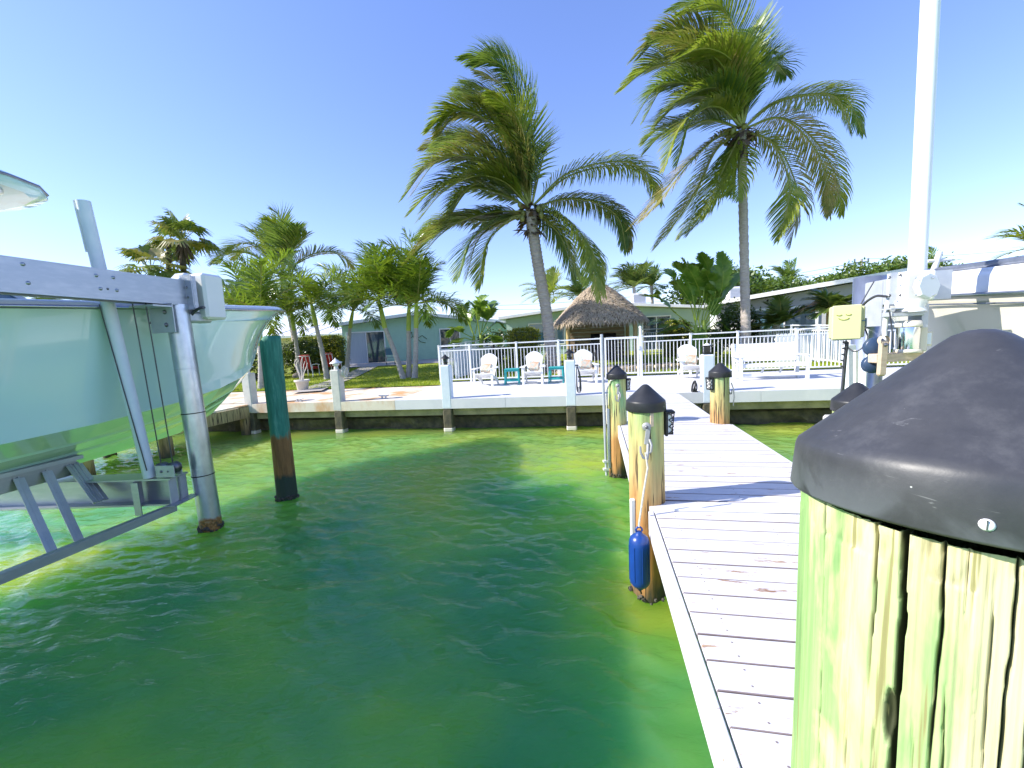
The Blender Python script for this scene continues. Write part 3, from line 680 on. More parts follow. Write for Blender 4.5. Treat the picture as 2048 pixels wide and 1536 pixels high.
part('shaft', MB().box((0, 0, .80), (.07, .07, 1.60), bevel=.008), M['fence_white'], t); part('cap', MB().lathe([(.05, 1.60), (.05, 1.62), (.0, 1.66)], n=4), M['fence_white'], t)
# left return and its low wall
p1 = quay(xs_[0] + .1, 16.5); p1.z = ground_z(p1.x, p1.y)
fence_run('white picket railing running back from the patio corner to the houses', 'fence', quay(xs_[0] - .005, FY + .06), p1, [0, .14, .28, .42, .56, .7, .85, 1])
t = thing('privacy_wall', 'low pale blue solid wall beside the railing on its garden side', 'wall', quay(xs_[0] + .35, 5.0), R(90 - 9.6))
for k in range(5): part('panel', MB().box((.9 + k * 1.8, 0, .56 + .015 * k), (1.78, .06, .98)), M['post_paint'], t)
part('coping', MB().box((4.5, 0, 1.10), (9.0, .1, .05), Matrix.Rotation(R(-.5), 3, 'Y')), M['white_paint'], t)
# right return and back run
p0 = Vector((10.95, 13.1, .02)); p1 = Vector((11.1, 20.6, .3))
fence_run('white picket railing running back at the right end of the lawn', 'fence', p0, p1, [0, .2, .4, .6, .8, 1])
fence_run('white picket railing along the back of the lawn in front of the grey house', 'fence', Vector((6.6, 20.9, .3)), Vector((11.0, 20.66, .3)), [0, .33, .66, .985])
t = thing('picket_screen', 'wide slatted white picket screen standing behind the bench end railing', 'fence', (9.9, 15.2, .04), R(-4))
pm = mesh_of('picket', MB().box((0, 0, .55), (.085, .02, 1.1)).prism([(-.0425, 0), (.0425, 0), (0, .001)], 1.1, 1.101), M['fence_white'])
for i in range(17): share('picket', pm, t, (i * .14, 0, 0))
for z in (.25, .9): part('rail', MB().box((1.1, .03, z), (2.4, .03, .07)), M['fence_white'], t)
# ================================================================ DOCK
DO, DA = Vector((1.065, 3.2, 0)), R(-11.5)
def dk(x, y, z=0.0):
    c, s = math.cos(DA), math.sin(DA); return Vector((DO.x + x * c - y * s, DO.y + x * s + y * c, z))
dock = thing('dock', 'white painted timber dock running from the lower right out to the patio', 'dock', DO, DA)
W1 = 1.54
def board_mesh(w, l):
    mb = MB().box((0, 0, -.019), (w, l + .0035, .038), bevel=.003)
    for i, f in enumerate(mb.f):
        if max(mb.v[k][2] for k in f) < -.003 or (abs(sum(mb.v[k][1] for k in f) / len(f)) > l / 2 - .0005): mb.m[i] = 1
    for x in (-w / 2 + .14, 0, w / 2 - .14):
        for y in (-l * .28, l * .28): mb.lathe([(.0045, .0012), (0, .0013)], (x + rnd.uniform(-.006, .006), y, 0), 7, mi=1, smooth=False)
    return mesh_of('deck_board', mb, [M['deck'], M['board_side']])
bm1, bm2, bm3 = board_mesh(W1 - .03, .146), board_mesh(W1 + .03, .146), board_mesh(1.44, .146)
y = -.06
while y > -3.4: share('deck_board', bm1, dock, (.030 + (W1 - .03) / 2, y - .073, rnd.uniform(-.002, .002)), (rnd.uniform(-.002, .002), 0, rnd.uniform(-.003, .003))); y -= .1555
y = .16
while y < 3.1: share('deck_board', bm2, dock, (W1 / 2 - .01, y + .073, rnd.uniform(-.002, .002)), (0, 0, rnd.uniform(-.003, .003))); y += .1555
y = 3.13
while y < 5.95: share('deck_board', bm3, dock, (.71, y + .073, rnd.uniform(-.002, .002))); y += .1555
part('deck_board', MB().box((W1 / 2, .045, -.017), (W1, .19, .036), R(1.6)), M['deck'], dock)
part('batten', MB().box((W1 / 2 + .05, -.04, .010), (W1 - .25, .045, .016), R(1.4), bevel=.004), M['white_paint'], dock)
for xa, xb in ((0, .36), (.50, .86), (1.0, 1.43)): part('threshold_plank', MB().box(((xa + xb) / 2, 6.2, -.019), (xb - xa, .44, .038), bevel=.004), M['deck'], dock)
part('threshold_plank', MB().box((.71, 6.475, -.017), (1.43, .09, .036), bevel=.004), M['deck'], dock)
# fascia boards
part('fascia_board', MB().box((0.002, -1.75, -.10), (.038, 3.35, .19), bevel=.004), M['deck'], dock)
part('fascia_board', MB().box((-.055, 1.66, -.10), (.038, 2.96, .19), bevel=.004), M['deck'], dock)
part('fascia_board', MB().box((-.02, 4.85, -.10), (.038, 3.2, .19), bevel=.004), M['deck'], dock)
part('fascia_board', MB().box((W1 - .01, -1.75, -.10), (.038, 3.35, .19)), M['deck'], dock)
part('fascia_board', MB().box((W1 + .02, 1.66, -.10), (.038, 2.96, .19)), M['deck'], dock)
part('fascia_board', MB().box((1.44, 4.95, -.10), (.038, 3.1, .19)), M['deck'], dock)
part('fascia_board', MB().box((1.5, 3.14, -.10), (.12, .038, .19)), M['deck'], dock)
for x in (.22, .77, 1.3): part('stringer', MB().box((x, 1.6, -.16), (.06, 9.6, .23)), M['dark_pier'], dock)
for yy in (-2.8, .15, 3.25): 
    for d in (-.19, .19): part('cross_beam', MB().box((.80, yy + d, -.38), (1.46, .06, .2)), M['pile_old'], dock)

# ================================================================ PILES
def pile_mesh(r0, r1, z0, z1, seed, n=40, k=46, groove=.006, lean=(0, 0)):
    mb = MB()
    for i in range(k + 1):
        z = z0 + (z1 - z0) * i / k; r = r0 + (r1 - r0) * i / k
        for j in range(n):
            a = 2 * math.pi * j / n; d = mnoise.noise(Vector((math.cos(a) * 1.2 + seed, math.sin(a) * 1.2, z * .7))) * .012
            g = mnoise.noise(Vector((math.cos(a) * 9 + seed, math.sin(a) * 9, z * .6))); d -= groove * max(0, g - .1) * 3
            mb.v.append(((r + d) * math.cos(a) + lean[0] * (z - z0), (r + d) * math.sin(a) + lean[1] * (z - z0), z))
    for i in range(k):
        for j in range(n): mb.f.append((i * n + j, i * n + (j + 1) % n, (i + 1) * n + (j + 1) % n, (i + 1) * n + j)); mb.m.append(0); mb.sm.append(True)
    mb.f.append(tuple(range(k * n, (k + 1) * n))); mb.m.append(0); mb.sm.append(False)
    return mb
def cap_mb(Rr, tip, cone, skirt, n=64):
    p = [(0.0005, 0), (.012, -.0015), (.024, -.007), (.036, -.017)]
    p += [(.036 + (Rr * .93 - .036) * t, -.017 - (cone * .93 - .017) * t) for t in (.25, .5, .75, 1)]
    p += [(Rr * .972, -cone * .975), (Rr * .985, -cone - .002), (Rr * .991, -cone - .0065), (Rr * .9935, -cone - .012), (Rr + .003, -cone - skirt), (Rr + .001, -cone - skirt - .003), (Rr - .006, -cone - skirt), (Rr - .010, -cone - skirt + .03)]
    return MB().lathe([(r, tip + z) for r, z in p], n=n)
def barnacles(r, t, z=WATER, seed=1, n=70):
    mb = MB(); q = random.Random(seed)
    for _ in range(n):
        a = q.uniform(0, 6.28); zz = z + q.uniform(-.06, .05); s = q.uniform(.010, .026)
        mb.lathe([(s, 0), (s * .7, s * .8), (s * .4, s)], ((r - .004) * math.cos(a), (r - .004) * math.sin(a), zz), 6, axis=Vector((math.cos(a), math.sin(a), q.uniform(-.3, .5))), smooth=False)
    o = part('barnacles', mb, M['barnacle'], t); o['kind'] = 'stuff'; return o
def hook(t, r, z, ang, s=1.0, name='cleat'):
    """galvanised mooring hook bolted to the face of a pile"""
    mb = MB(); 
    mb.lathe([(.0, .016), (.020, .014), (.034, .008), (.036, 0)], (0, 0, .0), 14, axis=Vector((0, -1, 0)))
    mb.lathe([(.0, .03), (.012, .03), (.012, .014)], (0, 0, 0), 8, mi=1, axis=Vector((0, -1, 0)))
    mb.box((.004, -.008, -.075), (.036, .014, .14), Matrix.Rotation(.12, 3, 'Y'), bevel=.004)
    mb.tube([(.01, -.012, -.14), (.004, -.035, -.20), (-.002, -.05, -.25), (-.03, -.055, -.24), (-.05, -.05, -.20), (-.052, -.045, -.15)], [.014, .013, .012, .011, .010, .008], 8)
    mb.tube([(.02, -.012, -.10), (.034, -.035, -.14), (.03, -.04, -.19), (.012, -.03, -.21)], [.010, .010, .009, .008], 8)
    a = ang + math.pi / 2; ca, sa = math.cos(a), math.sin(a); rr = r
    mb.v = [((x * ca - (yy * s - rr) * sa) * 1.0 if 0 else (x * s * ca - (yy * s - rr) * sa), x * s * sa + (yy * s - rr) * ca, zz * s + z) for x, yy, zz in mb.v]
    return part(name, mb, [M['galv'], M['bolt']], t)
def solar_lamp(t, r, z, ang, h=.20):
    mb = MB(); w = .10
    mb.box((0, -.012, 0), (w, .024, h), bevel=.006); mb.box((0, -.045, h * .44), (w, .07, .02), bevel=.005); mb.box((0, -.040, -h * .40), (w * .8, .055, .018), bevel=.004)
    for x in (-w * .45, w * .45):
        mb.beam((x, -.072, h * .42), (x, -.055, -h * .38), .007, .007)
        for k in range(3):
            za, zb, zc = h * (.4 - k * .26), h * (.27 - k * .26), h * (.14 - k * .26)
            mb.beam((x, -.03, za), (x, -.066, zb), .006, .006); mb.beam((x, -.066, zb), (x, -.03, zc), .006, .006)
    for k in range(3):
        za, zb, zc = h * (.4 - k * .26), h * (.27 - k * .26), h * (.14 - k * .26)
        mb.beam((-w * .4, -.068, za), (w * .4, -.066, zb), .006, .006); mb.beam((w * .4, -.066, zb), (-w * .4, -.064, zc), .006, .006)
    g = MB().box((0, -.035, -.004), (w * .8, .035, h * .74), bevel=.004)
    a = ang + math.pi / 2; ca, sa = math.cos(a), math.sin(a)
    def tr(m): m.v = [(x * ca - (yy - r) * sa, x * sa + (yy - r) * ca, zz + z) for x, yy, zz in m.v]; return m
    o = part('solar_lamp', tr(mb), M['black'], t); part('lens', tr(g), M['lantern_white'], o)
def strip(t, x, y, z0, z1, w=.05):
    mb = MB().box((x, y, (z0 + z1) / 2), (w, .035, z1 - z0), bevel=.01); return part('rub_strip', mb, M['white_paint'], t)
M['galv'] = mat('galv', (0.42, 0.42, 0.42), (0.32, 0.32, 0.33), 0.5, 0.3, scale=20)
GRP = 'round timber dock piles under black cone caps'
def dock_pile(label, pos, r0, r1, tip, m, seed, cone=.135, skirt=.075, Rc=.158, n=40):
    t = thing('dock_pile', label, 'dock pile', (pos.x, pos.y, 0), 0, GRP)
    top = tip - cone - skirt + .05
    part('shaft', pile_mesh(r0, r1, -1.9, top, seed, n=n), m, t); c = part('cap', cap_mb(Rc, tip, cone, skirt), M['cap'] if n > 40 else M['black_plastic'], t)
    return t, c
pn = dk(0.0, .15)
t, c = dock_pile('green and orange weathered pile with a blue fender hanging on it', pn, .148, .141, .985, M['pile_near'], 3)
hook(t, .143, .66, R(-106)); solar_lamp(t, .143, .66, R(-8), .21); barnacles(.155, t, seed=2)
strip(t, -.14, -.06, -.62, .04, .045)
part('splice_board', MB().box((.0, -.146, .715), (.03, .012, .11), bevel=.004), M['lumber'], t)
pf = dk(-.07, 3.25)
t, c = dock_pile('far left capped pile beside the thin white boat pole', pf, .140, .134, .93, M['pile_far'], 8)
hook(t, .134, .62, R(-98), .95); solar_lamp(t, .134, .62, R(-10), .19); barnacles(.147, t, seed=3); strip(t, -.15, -.02, -.72, .25, .04)
part('rope_loop', MB().tube([(-.02, -.14, .74), (-.12, -.09, .70), (-.16, -.03, .55), (-.17, 0, .2), (-.165, .0, .0)], .011, 6), M['rope'], t)
pr = dk(1.44, 3.28)
t, c = dock_pile('far right capped pile at the corner of the dock, lamp on its left', pr, .136, .132, .91, M['pile_right'], 12)
solar_lamp(t, .132, .60, R(188), .20); barnacles(.143, t, seed=4); hook(t, .132, .62, R(10), .8)
part('rope_tail', MB().tube([(.16, -.02, .60), (.19, -.03, .5), (.20, -.03, .38), (.185, -.03, .25)], .008, 6), M['rope'], t)
pb = dk(1.53, .16)
t, c = dock_pile('capped pile across the dock, mostly hidden behind the large near cap', pb, .150, .145, .955, M['pile_right'], 17)
part('split_block', MB().box((-.185, -.02, .60), (.07, .16, .22), bevel=.015).box((-.222, -.02, .60), (.006, .05, .1)), M['grey_post'], t)

# --- the near pile that fills the lower right corner
FPX, FPY = .70 * math.sin(R(49.0)), .70 * math.cos(R(49.0))
t = thing('dock_pile', 'huge nearest pile at lower right, cracked wood streaked cream and green', 'dock pile', (FPX, FPY, 0), 0, GRP)
def near_pile():
    n, k = 900, 260; z0, z1 = .32, 1.19; vs = np.zeros((k + 1, n, 3)); dep = np.zeros((k + 1, n))
    A = np.linspace(0, 2 * math.pi, n, endpoint=False); Z = np.linspace(z0, z1, k + 1)
    q = np.random.default_rng(21); 
    base = np.zeros((k + 1, n))
    for i, z in enumerate(Z):
        for j in range(0, n):
            a = A[j]; base[i, j] = .006 * mnoise.noise(Vector((math.cos(a) * 1.6, math.sin(a) * 1.6, z * 1.1))) + .0016 * mnoise.noise(Vector((math.cos(a) * 30, math.sin(a) * 30, z * 2.2))) + .0009 * mnoise.noise(Vector((math.cos(a) * 70, math.sin(a) * 70, z * 4)))
    cr = []
    # camera looks at the side whose normal points back to it: about angle 180+41 = 221 degrees
    main = [(R(176), 1.3, 1.06, .0036, .013), (R(177), 1.12, .3, .0011, .007), (R(206), 1.3, .25, .0030, .020), (R(197), 1.3, .95, .0014, .009), (R(215.5), 1.3, .88, .0013, .009), (R(222), 1.3, 1.08, .0008, .005), (R(232), 1.3, .5, .0013, .008), (R(227), 1.15, .9, .0009, .005), (R(219), 1.05, .35, .0009, .006), (R(190), 1.0, .3, .0010, .006), (R(165), 1.3, .5, .0009, .005), (R(200), .98, .3, .0010, .005), (R(211), 1.0, .3, .0008, .004), (R(236), 1.3, .3, .0012, .007)]
    for _ in range(85):
        zt = q.uniform(.45, 1.3); main.append((q.uniform(R(150), R(285)), zt, zt - q.uniform(.08, .5), q.uniform(.0003, .0007), q.uniform(.0012, .0035)))
    D = np.zeros((k + 1, n))
    for (a0, zt, zb, w, d) in main:
        ph = q.uniform(0, 9); dr = q.uniform(-.05, .09)
        for i, z in enumerate(Z):
            if z > zt or z < zb: continue
            ce = a0 + dr * (zt - z) + .018 * mnoise.noise(Vector((z * 5, ph, 0))) + .006 * mnoise.noise(Vector((z * 24, ph, 3)))
            e = min(1, (z - zb) / .12) * min(1, (zt - z) / .03 + .15 if zt < 1.28 else 1); ww = w * (.55 + .6 * abs(mnoise.noise(Vector((z * 6, ph, 7)))) + .25) * e / .165
            x = np.abs(A - ce) / max(ww, 1e-4); D[i] = np.maximum(D[i], d * e * np.clip(1.25 - x, 0, 1) ** .6)
    for i, z in enumerate(Z):
        e = np.sqrt(((A - R(204.6)) / .030) ** 2 + ((z - .985) / .030) ** 2); D[i] = np.maximum(D[i], .011 * np.clip(1.15 - e, 0, 1) ** .5)
        rgd = .004 * np.array([max(0, mnoise.noise(Vector((math.cos(a) * 22, math.sin(a) * 22, z * 30)))) for a in A]) if z > 1.15 else 0
        D[i] = D[i] + rgd
    for i, z in enumerate(Z):
        r = .1655 - .0035 * (z - z0)
        rag = .003 * (z > 1.19)
        rr = r + base[i] - D[i]
        vs[i, :, 0] = rr * np.cos(A); vs[i, :, 1] = rr * np.sin(A); vs[i, :, 2] = z
    V = vs.reshape(-1, 3); idx = np.arange((k) * n).reshape(k, n); nx = (idx // n) * n + (idx + 1) % n - 0
    a_ = idx; b_ = (idx // n) * n + (idx % n + 1) % n; F = np.stack([a_, b_, b_ + n, a_ + n], -1).reshape(-1, 4)
    me = bpy.data.meshes.new('shaft'); me.from_pydata(V.tolist(), [], F.tolist()); me.polygons.foreach_set('use_smooth', [True] * len(F))
    at_ = me.attributes.new('crack', 'FLOAT', 'POINT'); at_.data.foreach_set('value', np.clip(D.reshape(-1) / .008, 0, 1))
    return me
def near_pile_mat():
    m, n, b, o = _nt('near_pile_wood')
    pale = _ramp(n, _noise(n, 40, 7, (1, 1, .05), rough=.7), [(.3, (.36, .31, .16)), (.46, (.58, .51, .30)), (.75, (.68, .60, .39))])
    green = _ramp(n, _noise(n, 30, 5, (1, 1, .06), rough=.6), [(.3, (.12, .24, .08)), (.5, (.27, .42, .16)), (.75, (.45, .55, .26))])
    tc = n.nodes.new('ShaderNodeTexCoord'); sp = n.nodes.new('ShaderNodeSeparateXYZ'); n.links.new(tc.outputs['Object'], sp.inputs[0])
    side = n.nodes.new('ShaderNodeMapRange'); side.inputs['From Min'].default_value = -.03; side.inputs['From Max'].default_value = .03; side.inputs['To Min'].default_value = -.03; side.inputs['To Max'].default_value = .26
    n.links.new(sp.outputs[1], side.inputs[0])
    zz = n.nodes.new('ShaderNodeMapRange'); zz.inputs['From Min'].default_value = 1.2; zz.inputs['From Max'].default_value = .75; zz.inputs['To Min'].default_value = -.05; zz.inputs['To Max'].default_value = .04
    n.links.new(sp.outputs[2], zz.inputs[0])
    ad = n.nodes.new('ShaderNodeMath'); ad.operation = 'ADD'; n.links.new(_noise(n, 11, 5, (1, 1, .22), dist=.8), ad.inputs[0]); n.links.new(side.outputs[0], ad.inputs[1])
    a2 = n.nodes.new('ShaderNodeMath'); a2.operation = 'ADD'; n.links.new(ad.outputs[0], a2.inputs[0]); n.links.new(zz.outputs[0], a2.inputs[1])
    gm = _ramp(n, a2.outputs[0], [(.54, (0, 0, 0)), (.64, (1, 1, 1))])
    c = _mix(n, gm, pale, green)
    grey = _ramp(n, _noise(n, 16, 4, (1, 1, .12)), [(.62, (0, 0, 0)), (.72, (.6, .6, .6))]); c = _mix(n, grey, c, (.22, .27, .14))
    ora = _ramp(n, _noise(n, 13, 3, (1, 1, .25), dist=.4), [(.70, (0, 0, 0)), (.78, (.5, .5, .5))]); c = _mix(n, ora, c, (.62, .34, .12))
    at_ = n.nodes.new('ShaderNodeAttribute'); at_.attribute_name = 'crack'
    ck = _ramp(n, at_.outputs['Fac'], [(.15, (0, 0, 0)), (.8, (1, 1, 1))]); c = _mix(n, ck, c, (.035, .04, .015))
    fine = _ramp(n, _noise(n, 90, 3, (1, 1, .03), rough=.5), [(.33, (1, 1, 1)), (.38, (0, 0, 0))]); c = _mix(n, fine, c, (.26, .24, .10))
    n.links.new(c, b.inputs['Base Color']); b.inputs['Roughness'].default_value = .75
    _bump(n, b, _noise(n, 60, 6, (1, 1, .05), rough=.65), .5, .003); return m
me = near_pile(); me.materials.append(near_pile_mat()); o = bpy.data.objects.new('shaft', me); C.objects.link(o); o.parent = t
part('shaft_foot', pile_mesh(.170, .1655, -1.9, .322, 30), M['pile_near'], t)
mb = cap_mb(.1735, 0, .142, .056, 120)
mb.v = [Vector(v) for v in mb.v]; tl = Matrix.Rotation(R(3.5), 3, 'Z') @ Matrix.Rotation(R(-5.0), 3, 'X') @ Matrix.Rotation(R(4.0), 3, 'Y')
mb.v = [tuple(tl @ Vector(v) + Vector((0.01, 0.01, 1.386))) for v in mb.v]
cp = part('cap', mb, M['cap'], t)
# screw head and its slot on the skirt
from mathutils.bvhtree import BVHTree
bv = BVHTree.FromPolygons([tuple(v) for v in mb.v], [tuple(f) for f in mb.f])
pc, n_, _, _ = bv.ray_cast(Vector((-FPX, -FPY, EYE)), _ray(1974, 1050).normalized())
if n_.dot(Vector((-FPX, -FPY, EYE)) - pc) < 0: n_ = -n_
part('screw', MB().lathe([(0, .0030), (.0035, .0027), (.0052, .0008), (.0054, -.002)], pc, 16, axis=n_), M['white_paint'], cp)
part('screw_slot', MB().box(pc + n_ * .0030, (.0011, .0011, .0085), Matrix.Rotation(math.atan2(n_.y, n_.x), 3, 'Z')), M['bolt'], cp)

# blue fender
fp = at(1279, 1120, 3.02)
t = thing('fender', 'blue ribbed boat fender hanging by a rope below the near pile hook', 'fender', (fp.x, fp.y, fp.z))
mb = MB(); prof = [(.0, .235), (.022, .233), (.028, .215), (.045, .205), (.066, .185), (.076, .155), (.078, .12), (.078, -.15), (.074, -.18), (.058, -.205), (.03, -.215), (.026, -.235), (0, -.238)]
mb.lathe(prof, n=28)
for k in range(8):
    a = k * math.pi / 4; mb.tube([(.079 * math.cos(a), .079 * math.sin(a), z) for z in (.13, 0, -.15)], .0035, 5)
part('body', mb, M['fender_blue'], t); part('eye', MB().tube([(.024 * math.cos(q), 0, .245 + .024 * math.sin(q)) for q in np.linspace(-.4, 3.54, 9)], .008, 6), M['fender_blue'], t)
hk = at(1291, 905, 3.10) - Vector(t.location)
part('rope', MB().tube([hk, hk + Vector((.012, -.01, -.12)), (hk + Vector((0, 0, .25))) * .5 + Vector((.012, 0, 0)), (.002, 0, .30), (0, 0, .265)], .0075, 6), M['rope'], t)
part('tail_knot', MB().ball((0, 0, -.245), .014, 8).tube([(0, 0, -.24), (.01, 0, -.28)], .007, 5), M['black'], t)
# thin pole by the far pile
pp = at(1207, 760, 6.35)
t = thing('boat_pole', 'thin white and grey pole standing at the left of the far pile', 'pole', (pp.x, pp.y, WATER + .0))
part('shaft', MB().tube([(-.012, 0, 1.98 - WATER - .56), (0, 0, .8), (.01, 0, .02)], .022, 8), M['alu_light'], t)
for z in (.12, .25): part('clamp', MB().box((.0, 0, z), (.08, .06, .03)), M['white_paint'], t)

# --- green painted piling and steel pile
g = gr(575, 995, WATER)
t = thing('mooring_pile', 'green painted round timber piling with brown foot standing in the water', 'piling', (g.x, g.y, 0))
mb = pile_mesh(.145, .140, -2, gr(545, 668, 0).z + 1.60, 41, lean=(.002, 0)); 
ztop = at(545, 672, g.y).z
mb = pile_mesh(.143, .140, -2, ztop, 41)
# sawn slope on the left of the top
mb.v = [(x, yv, z - max(0, (-x * .9 - .3 * yv - .045)) * 1.1 if z > ztop - .05 else z) for x, yv, z in mb.v]
part('shaft', mb, M['pile_green'], t); barnacles(.150, t, seed=9, n=110)
part('sawn_face', MB().add([(-.142 + .004, -.03, ztop - .12), (-.05, -.125, ztop - .07), (-.048, -.0, ztop + .004), (-.07, .06, ztop + .002)], [(0, 1, 2, 3)]), M['pot'], t)
s = gr(414, 1062, WATER); SP = Vector((s.x, s.y + .08, 0)); TP = at(350, 592, s.y + .08)
t = thing('steel_pile', 'round galvanised steel pile with rusty foot carrying the left boat lift', 'steel pile', (SP.x, SP.y, 0))
PL = lambda z: Vector(((TP.x - SP.x) * (z - WATER) / (TP.z - WATER), 0, z)); SR = .122
part('shaft', MB().tube([PL(-2), PL(2.03)], SR, 48), M['steel'], t)
for py in (828, 955): zz = at(385, py, SP.y - .12).z; part('band', MB().tube([PL(zz - .006), PL(zz + .006)], SR + .004, 40), M['black'], t)
barnacles(.126, t, seed=10, n=120)
part('weld_seam', MB().tube([PL(1.24), PL(1.248)], SR + .002, 40), M['alu_light'], t)

# ================================================================ QUAY POSTS
def find_qx(px): return quay_inv(gr(px, 800 - (px - 902) * .03))[0]
def quay_post(label, px, m, lamp):
    x1 = qx(px, 0.0, 0.0); p = quay(x1 - .125, .121)
    t = thing('quay_post', label, 'post', (p.x, p.y, 0), R(-9.6), 'square concrete posts along the quay edge')
    part('shaft', MB().box((0, 0, .302), (.25, .25, 1.10), bevel=.022), m, t)
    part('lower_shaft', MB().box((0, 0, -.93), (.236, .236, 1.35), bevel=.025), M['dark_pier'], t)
    part('footing', MB().box((0, -.006, -.80), (.25, .25, .13), bevel=.03), M['pot'], t)
    L = thing('post_lantern', lamp[1], 'lantern', (p.x, p.y, .86), R(-9.6), 'small lanterns on the quay posts')
    lm = M[lamp[0]]
    if lamp[2] == 'hat':
        part('base', MB().lathe([(.06, 0), (.055, .05), (.045, .09)], n=16), lm, L); part('globe', MB().lathe([(.05, .09), (.085, .10), (.09, .14), (.07, .16)], n=16), M['lantern_white'] if lm is M['lantern_white'] else M['glass_dark'], L)
        part('hat', MB().lathe([(.155, .155), (.15, .17), (.10, .20), (.07, .235), (.03, .262), (.018, .275), (.012, .30), (0, .302)], n=20), lm, L)
    elif lamp[2] == 'pagoda':
        part('base', MB().lathe([(.05, 0), (.05, .04), (.06, .05), (.06, .07)], n=4), lm, L); part('glass', MB().lathe([(.052, .07), (.065, .15)], n=4), M['glass_dark'], L)
        part('hat', MB().lathe([(.13, .15), (.125, .165), (.07, .205), (.03, .235), (.015, .26), (0, .262)], n=8), lm, L)
    else:
        mb = MB(); mb.box((0, 0, .02), (.17, .17, .04)).box((0, 0, .185), (.19, .19, .03), bevel=.006)
        for sx in (-1, 1):
            for sy in (-1, 1): mb.box((sx * .075, sy * .075, .105), (.014, .014, .13))
        for z in (.065, .10, .135): mb.box((0, 0, z), (.155, .155, .008))
        part('frame', mb, M['black'], L); part('glass', MB().box((0, 0, .105), (.11, .11, .126)), M['glass_dark'], L); part('top', MB().lathe([(.10, .20), (.03, .245), (0, .25)], n=4), lm, L)
    return t
LW, LB = 'lantern_white', 'black'
quay_post('leftmost bare grey concrete post at the quay corner, near the boat bow', 504, M['grey_post'], (LW, 'white lantern on the leftmost grey post', 'hat'))
tB = quay_post('grey concrete post with a coiled white rope, right of the green piling', 682, M['grey_post'], (LW, 'white hat lantern on the grey post with the rope', 'hat'))
quay_post('white painted post at the left end of the patio railing', 902, M['post_paint'], (LB, 'black lantern on the white post at the left end of the patio', 'pagoda'))
t2 = quay_post('white painted post with a black hose coiled on its side', 1152, M['post_paint'], (LB, 'black lantern on the post with the hose coil', 'pagoda'))
t3 = quay_post('white painted post between the single chair and the white bench', 1429, M['post_paint'], (LW, 'square black caged lantern on the post by the bench', 'cage'))
for tt, name in ((t2, 'x'),):
    p = tt.location
    h = thing('hose', 'black garden hose hanging in long loops on a white post', 'hose', (p.x + .17, p.y - .02, .70), R(-9.6))
    for k in range(5):
        w_ = .035 + .008 * k; l = .48 + .03 * k
        part('hose_loop', MB().tube(smooth_pts([(0, -.02 + .012 * k, 0), (w_, -.02 + .012 * k, -l * .35), (w_ * .9 + .02, .012 * k, -l), (.0, .01 * k, -l - .04), (-w_ * .4, .01 * k, -l * .8), (-.01, .01 * k, -.02)], 20), .010, 6), M['black' if k % 2 else 'cable'], h)
    part('hanger', MB().box((-.01, 0, .02), (.09, .05, .03)), M['black'], h)
p = t3.location
h = thing('hose_reel', 'small dark hose reel on the patio at the foot of the third white post', 'hose reel', (p.x - .30, p.y + .02, 0), R(-9.6))
part('coil', MB().tube([(.0 + .03 * math.sin(q), .10 * math.cos(q), .13 + .12 * math.sin(q)) for q in np.linspace(0, 6.28, 17)], .022, 6), M['black'], h)
part('coil', MB().tube([(.05, .08 * math.cos(q), .12 + .09 * math.sin(q)) for q in np.linspace(0, 6.28, 15)], .015, 6), M['cable'], h)
part('stand', MB().beam((.02, 0, 0), (.02, 0, .14), .03, .03).box((.02, 0, .01), (.12, .12, .02)), M['black'], h)
p = tB.location
h = thing('rope_coil', 'coil of white rope looped over the grey post', 'rope', (p.x + .16, p.y, .86), R(-9.6))
for k in range(3): part('rope_loop', MB().tube([(.03 + .02 * k, .02 * k + .10 * math.cos(q), -.06 - .02 * k + .12 * math.sin(q) + .05 * math.cos(q)) for q in np.linspace(0, 6.28, 17)], .012, 6), M['rope'], h)
def quay_cleat(px, py, lab):
    g = gr(px, py, 0); t = thing('cleat', lab, 'cleat', g, R(-9.6), 'mooring cleats on the quay')
    part('horn', MB().tube([(-.15, 0, .09), (-.08, 0, .075), (.08, 0, .075), (.15, 0, .09)], [.012, .018, .018, .012], 7), M['alu_light'], t)
    part('foot', MB().box((-.05, 0, .035), (.035, .04, .07)).box((.05, 0, .035), (.035, .04, .07)).box((0, 0, .006), (.2, .07, .012)), M['alu_light'], t)
quay_cleat(768, 797, 'galvanised cleat on the rust stained quay'); quay_cleat(598, 803, 'galvanised cleat behind the green piling')
# conduits on the two grey posts
for tt, k in ((tB, 0),):
    pass

# dark planked finger pier at far left, partly behind the bow
P0 = quay(-7.4, .1); t = thing('finger_pier', 'weathered brown timber pier leaving the quay corner behind the bow', 'pier', (P0.x, P0.y, 0), R(-12))
for k in range(26): part('deck_board', MB().box((-.95, -.1 - k * .15, -.03), (1.9, .14, .04)), M['quay_cream'], t)
part('side_beam', MB().box((-.02, -1.9, -.22), (.05, 3.9, .30)), M['pile_old'], t); part('side_beam', MB().box((-1.88, -1.9, -.22), (.05, 3.9, .30)), M['pile_old'], t)
for x, y in ((-.12, -.15), (-.12, -2.3), (-1.8, -.2), (-1.8, -2.3), (-.12, -3.8)): part('pile', pile_mesh(.13, .12, -1.9, -.06, x + y, 16, 6).off((x, y, 0)), M['pile_old'], t)
for k in range(6): part('brace_plank', MB().box((.9 + k * .5 - .6, .42 + .05 * k, -.55), (.22, .05, .7)), M['pile_old'], t)
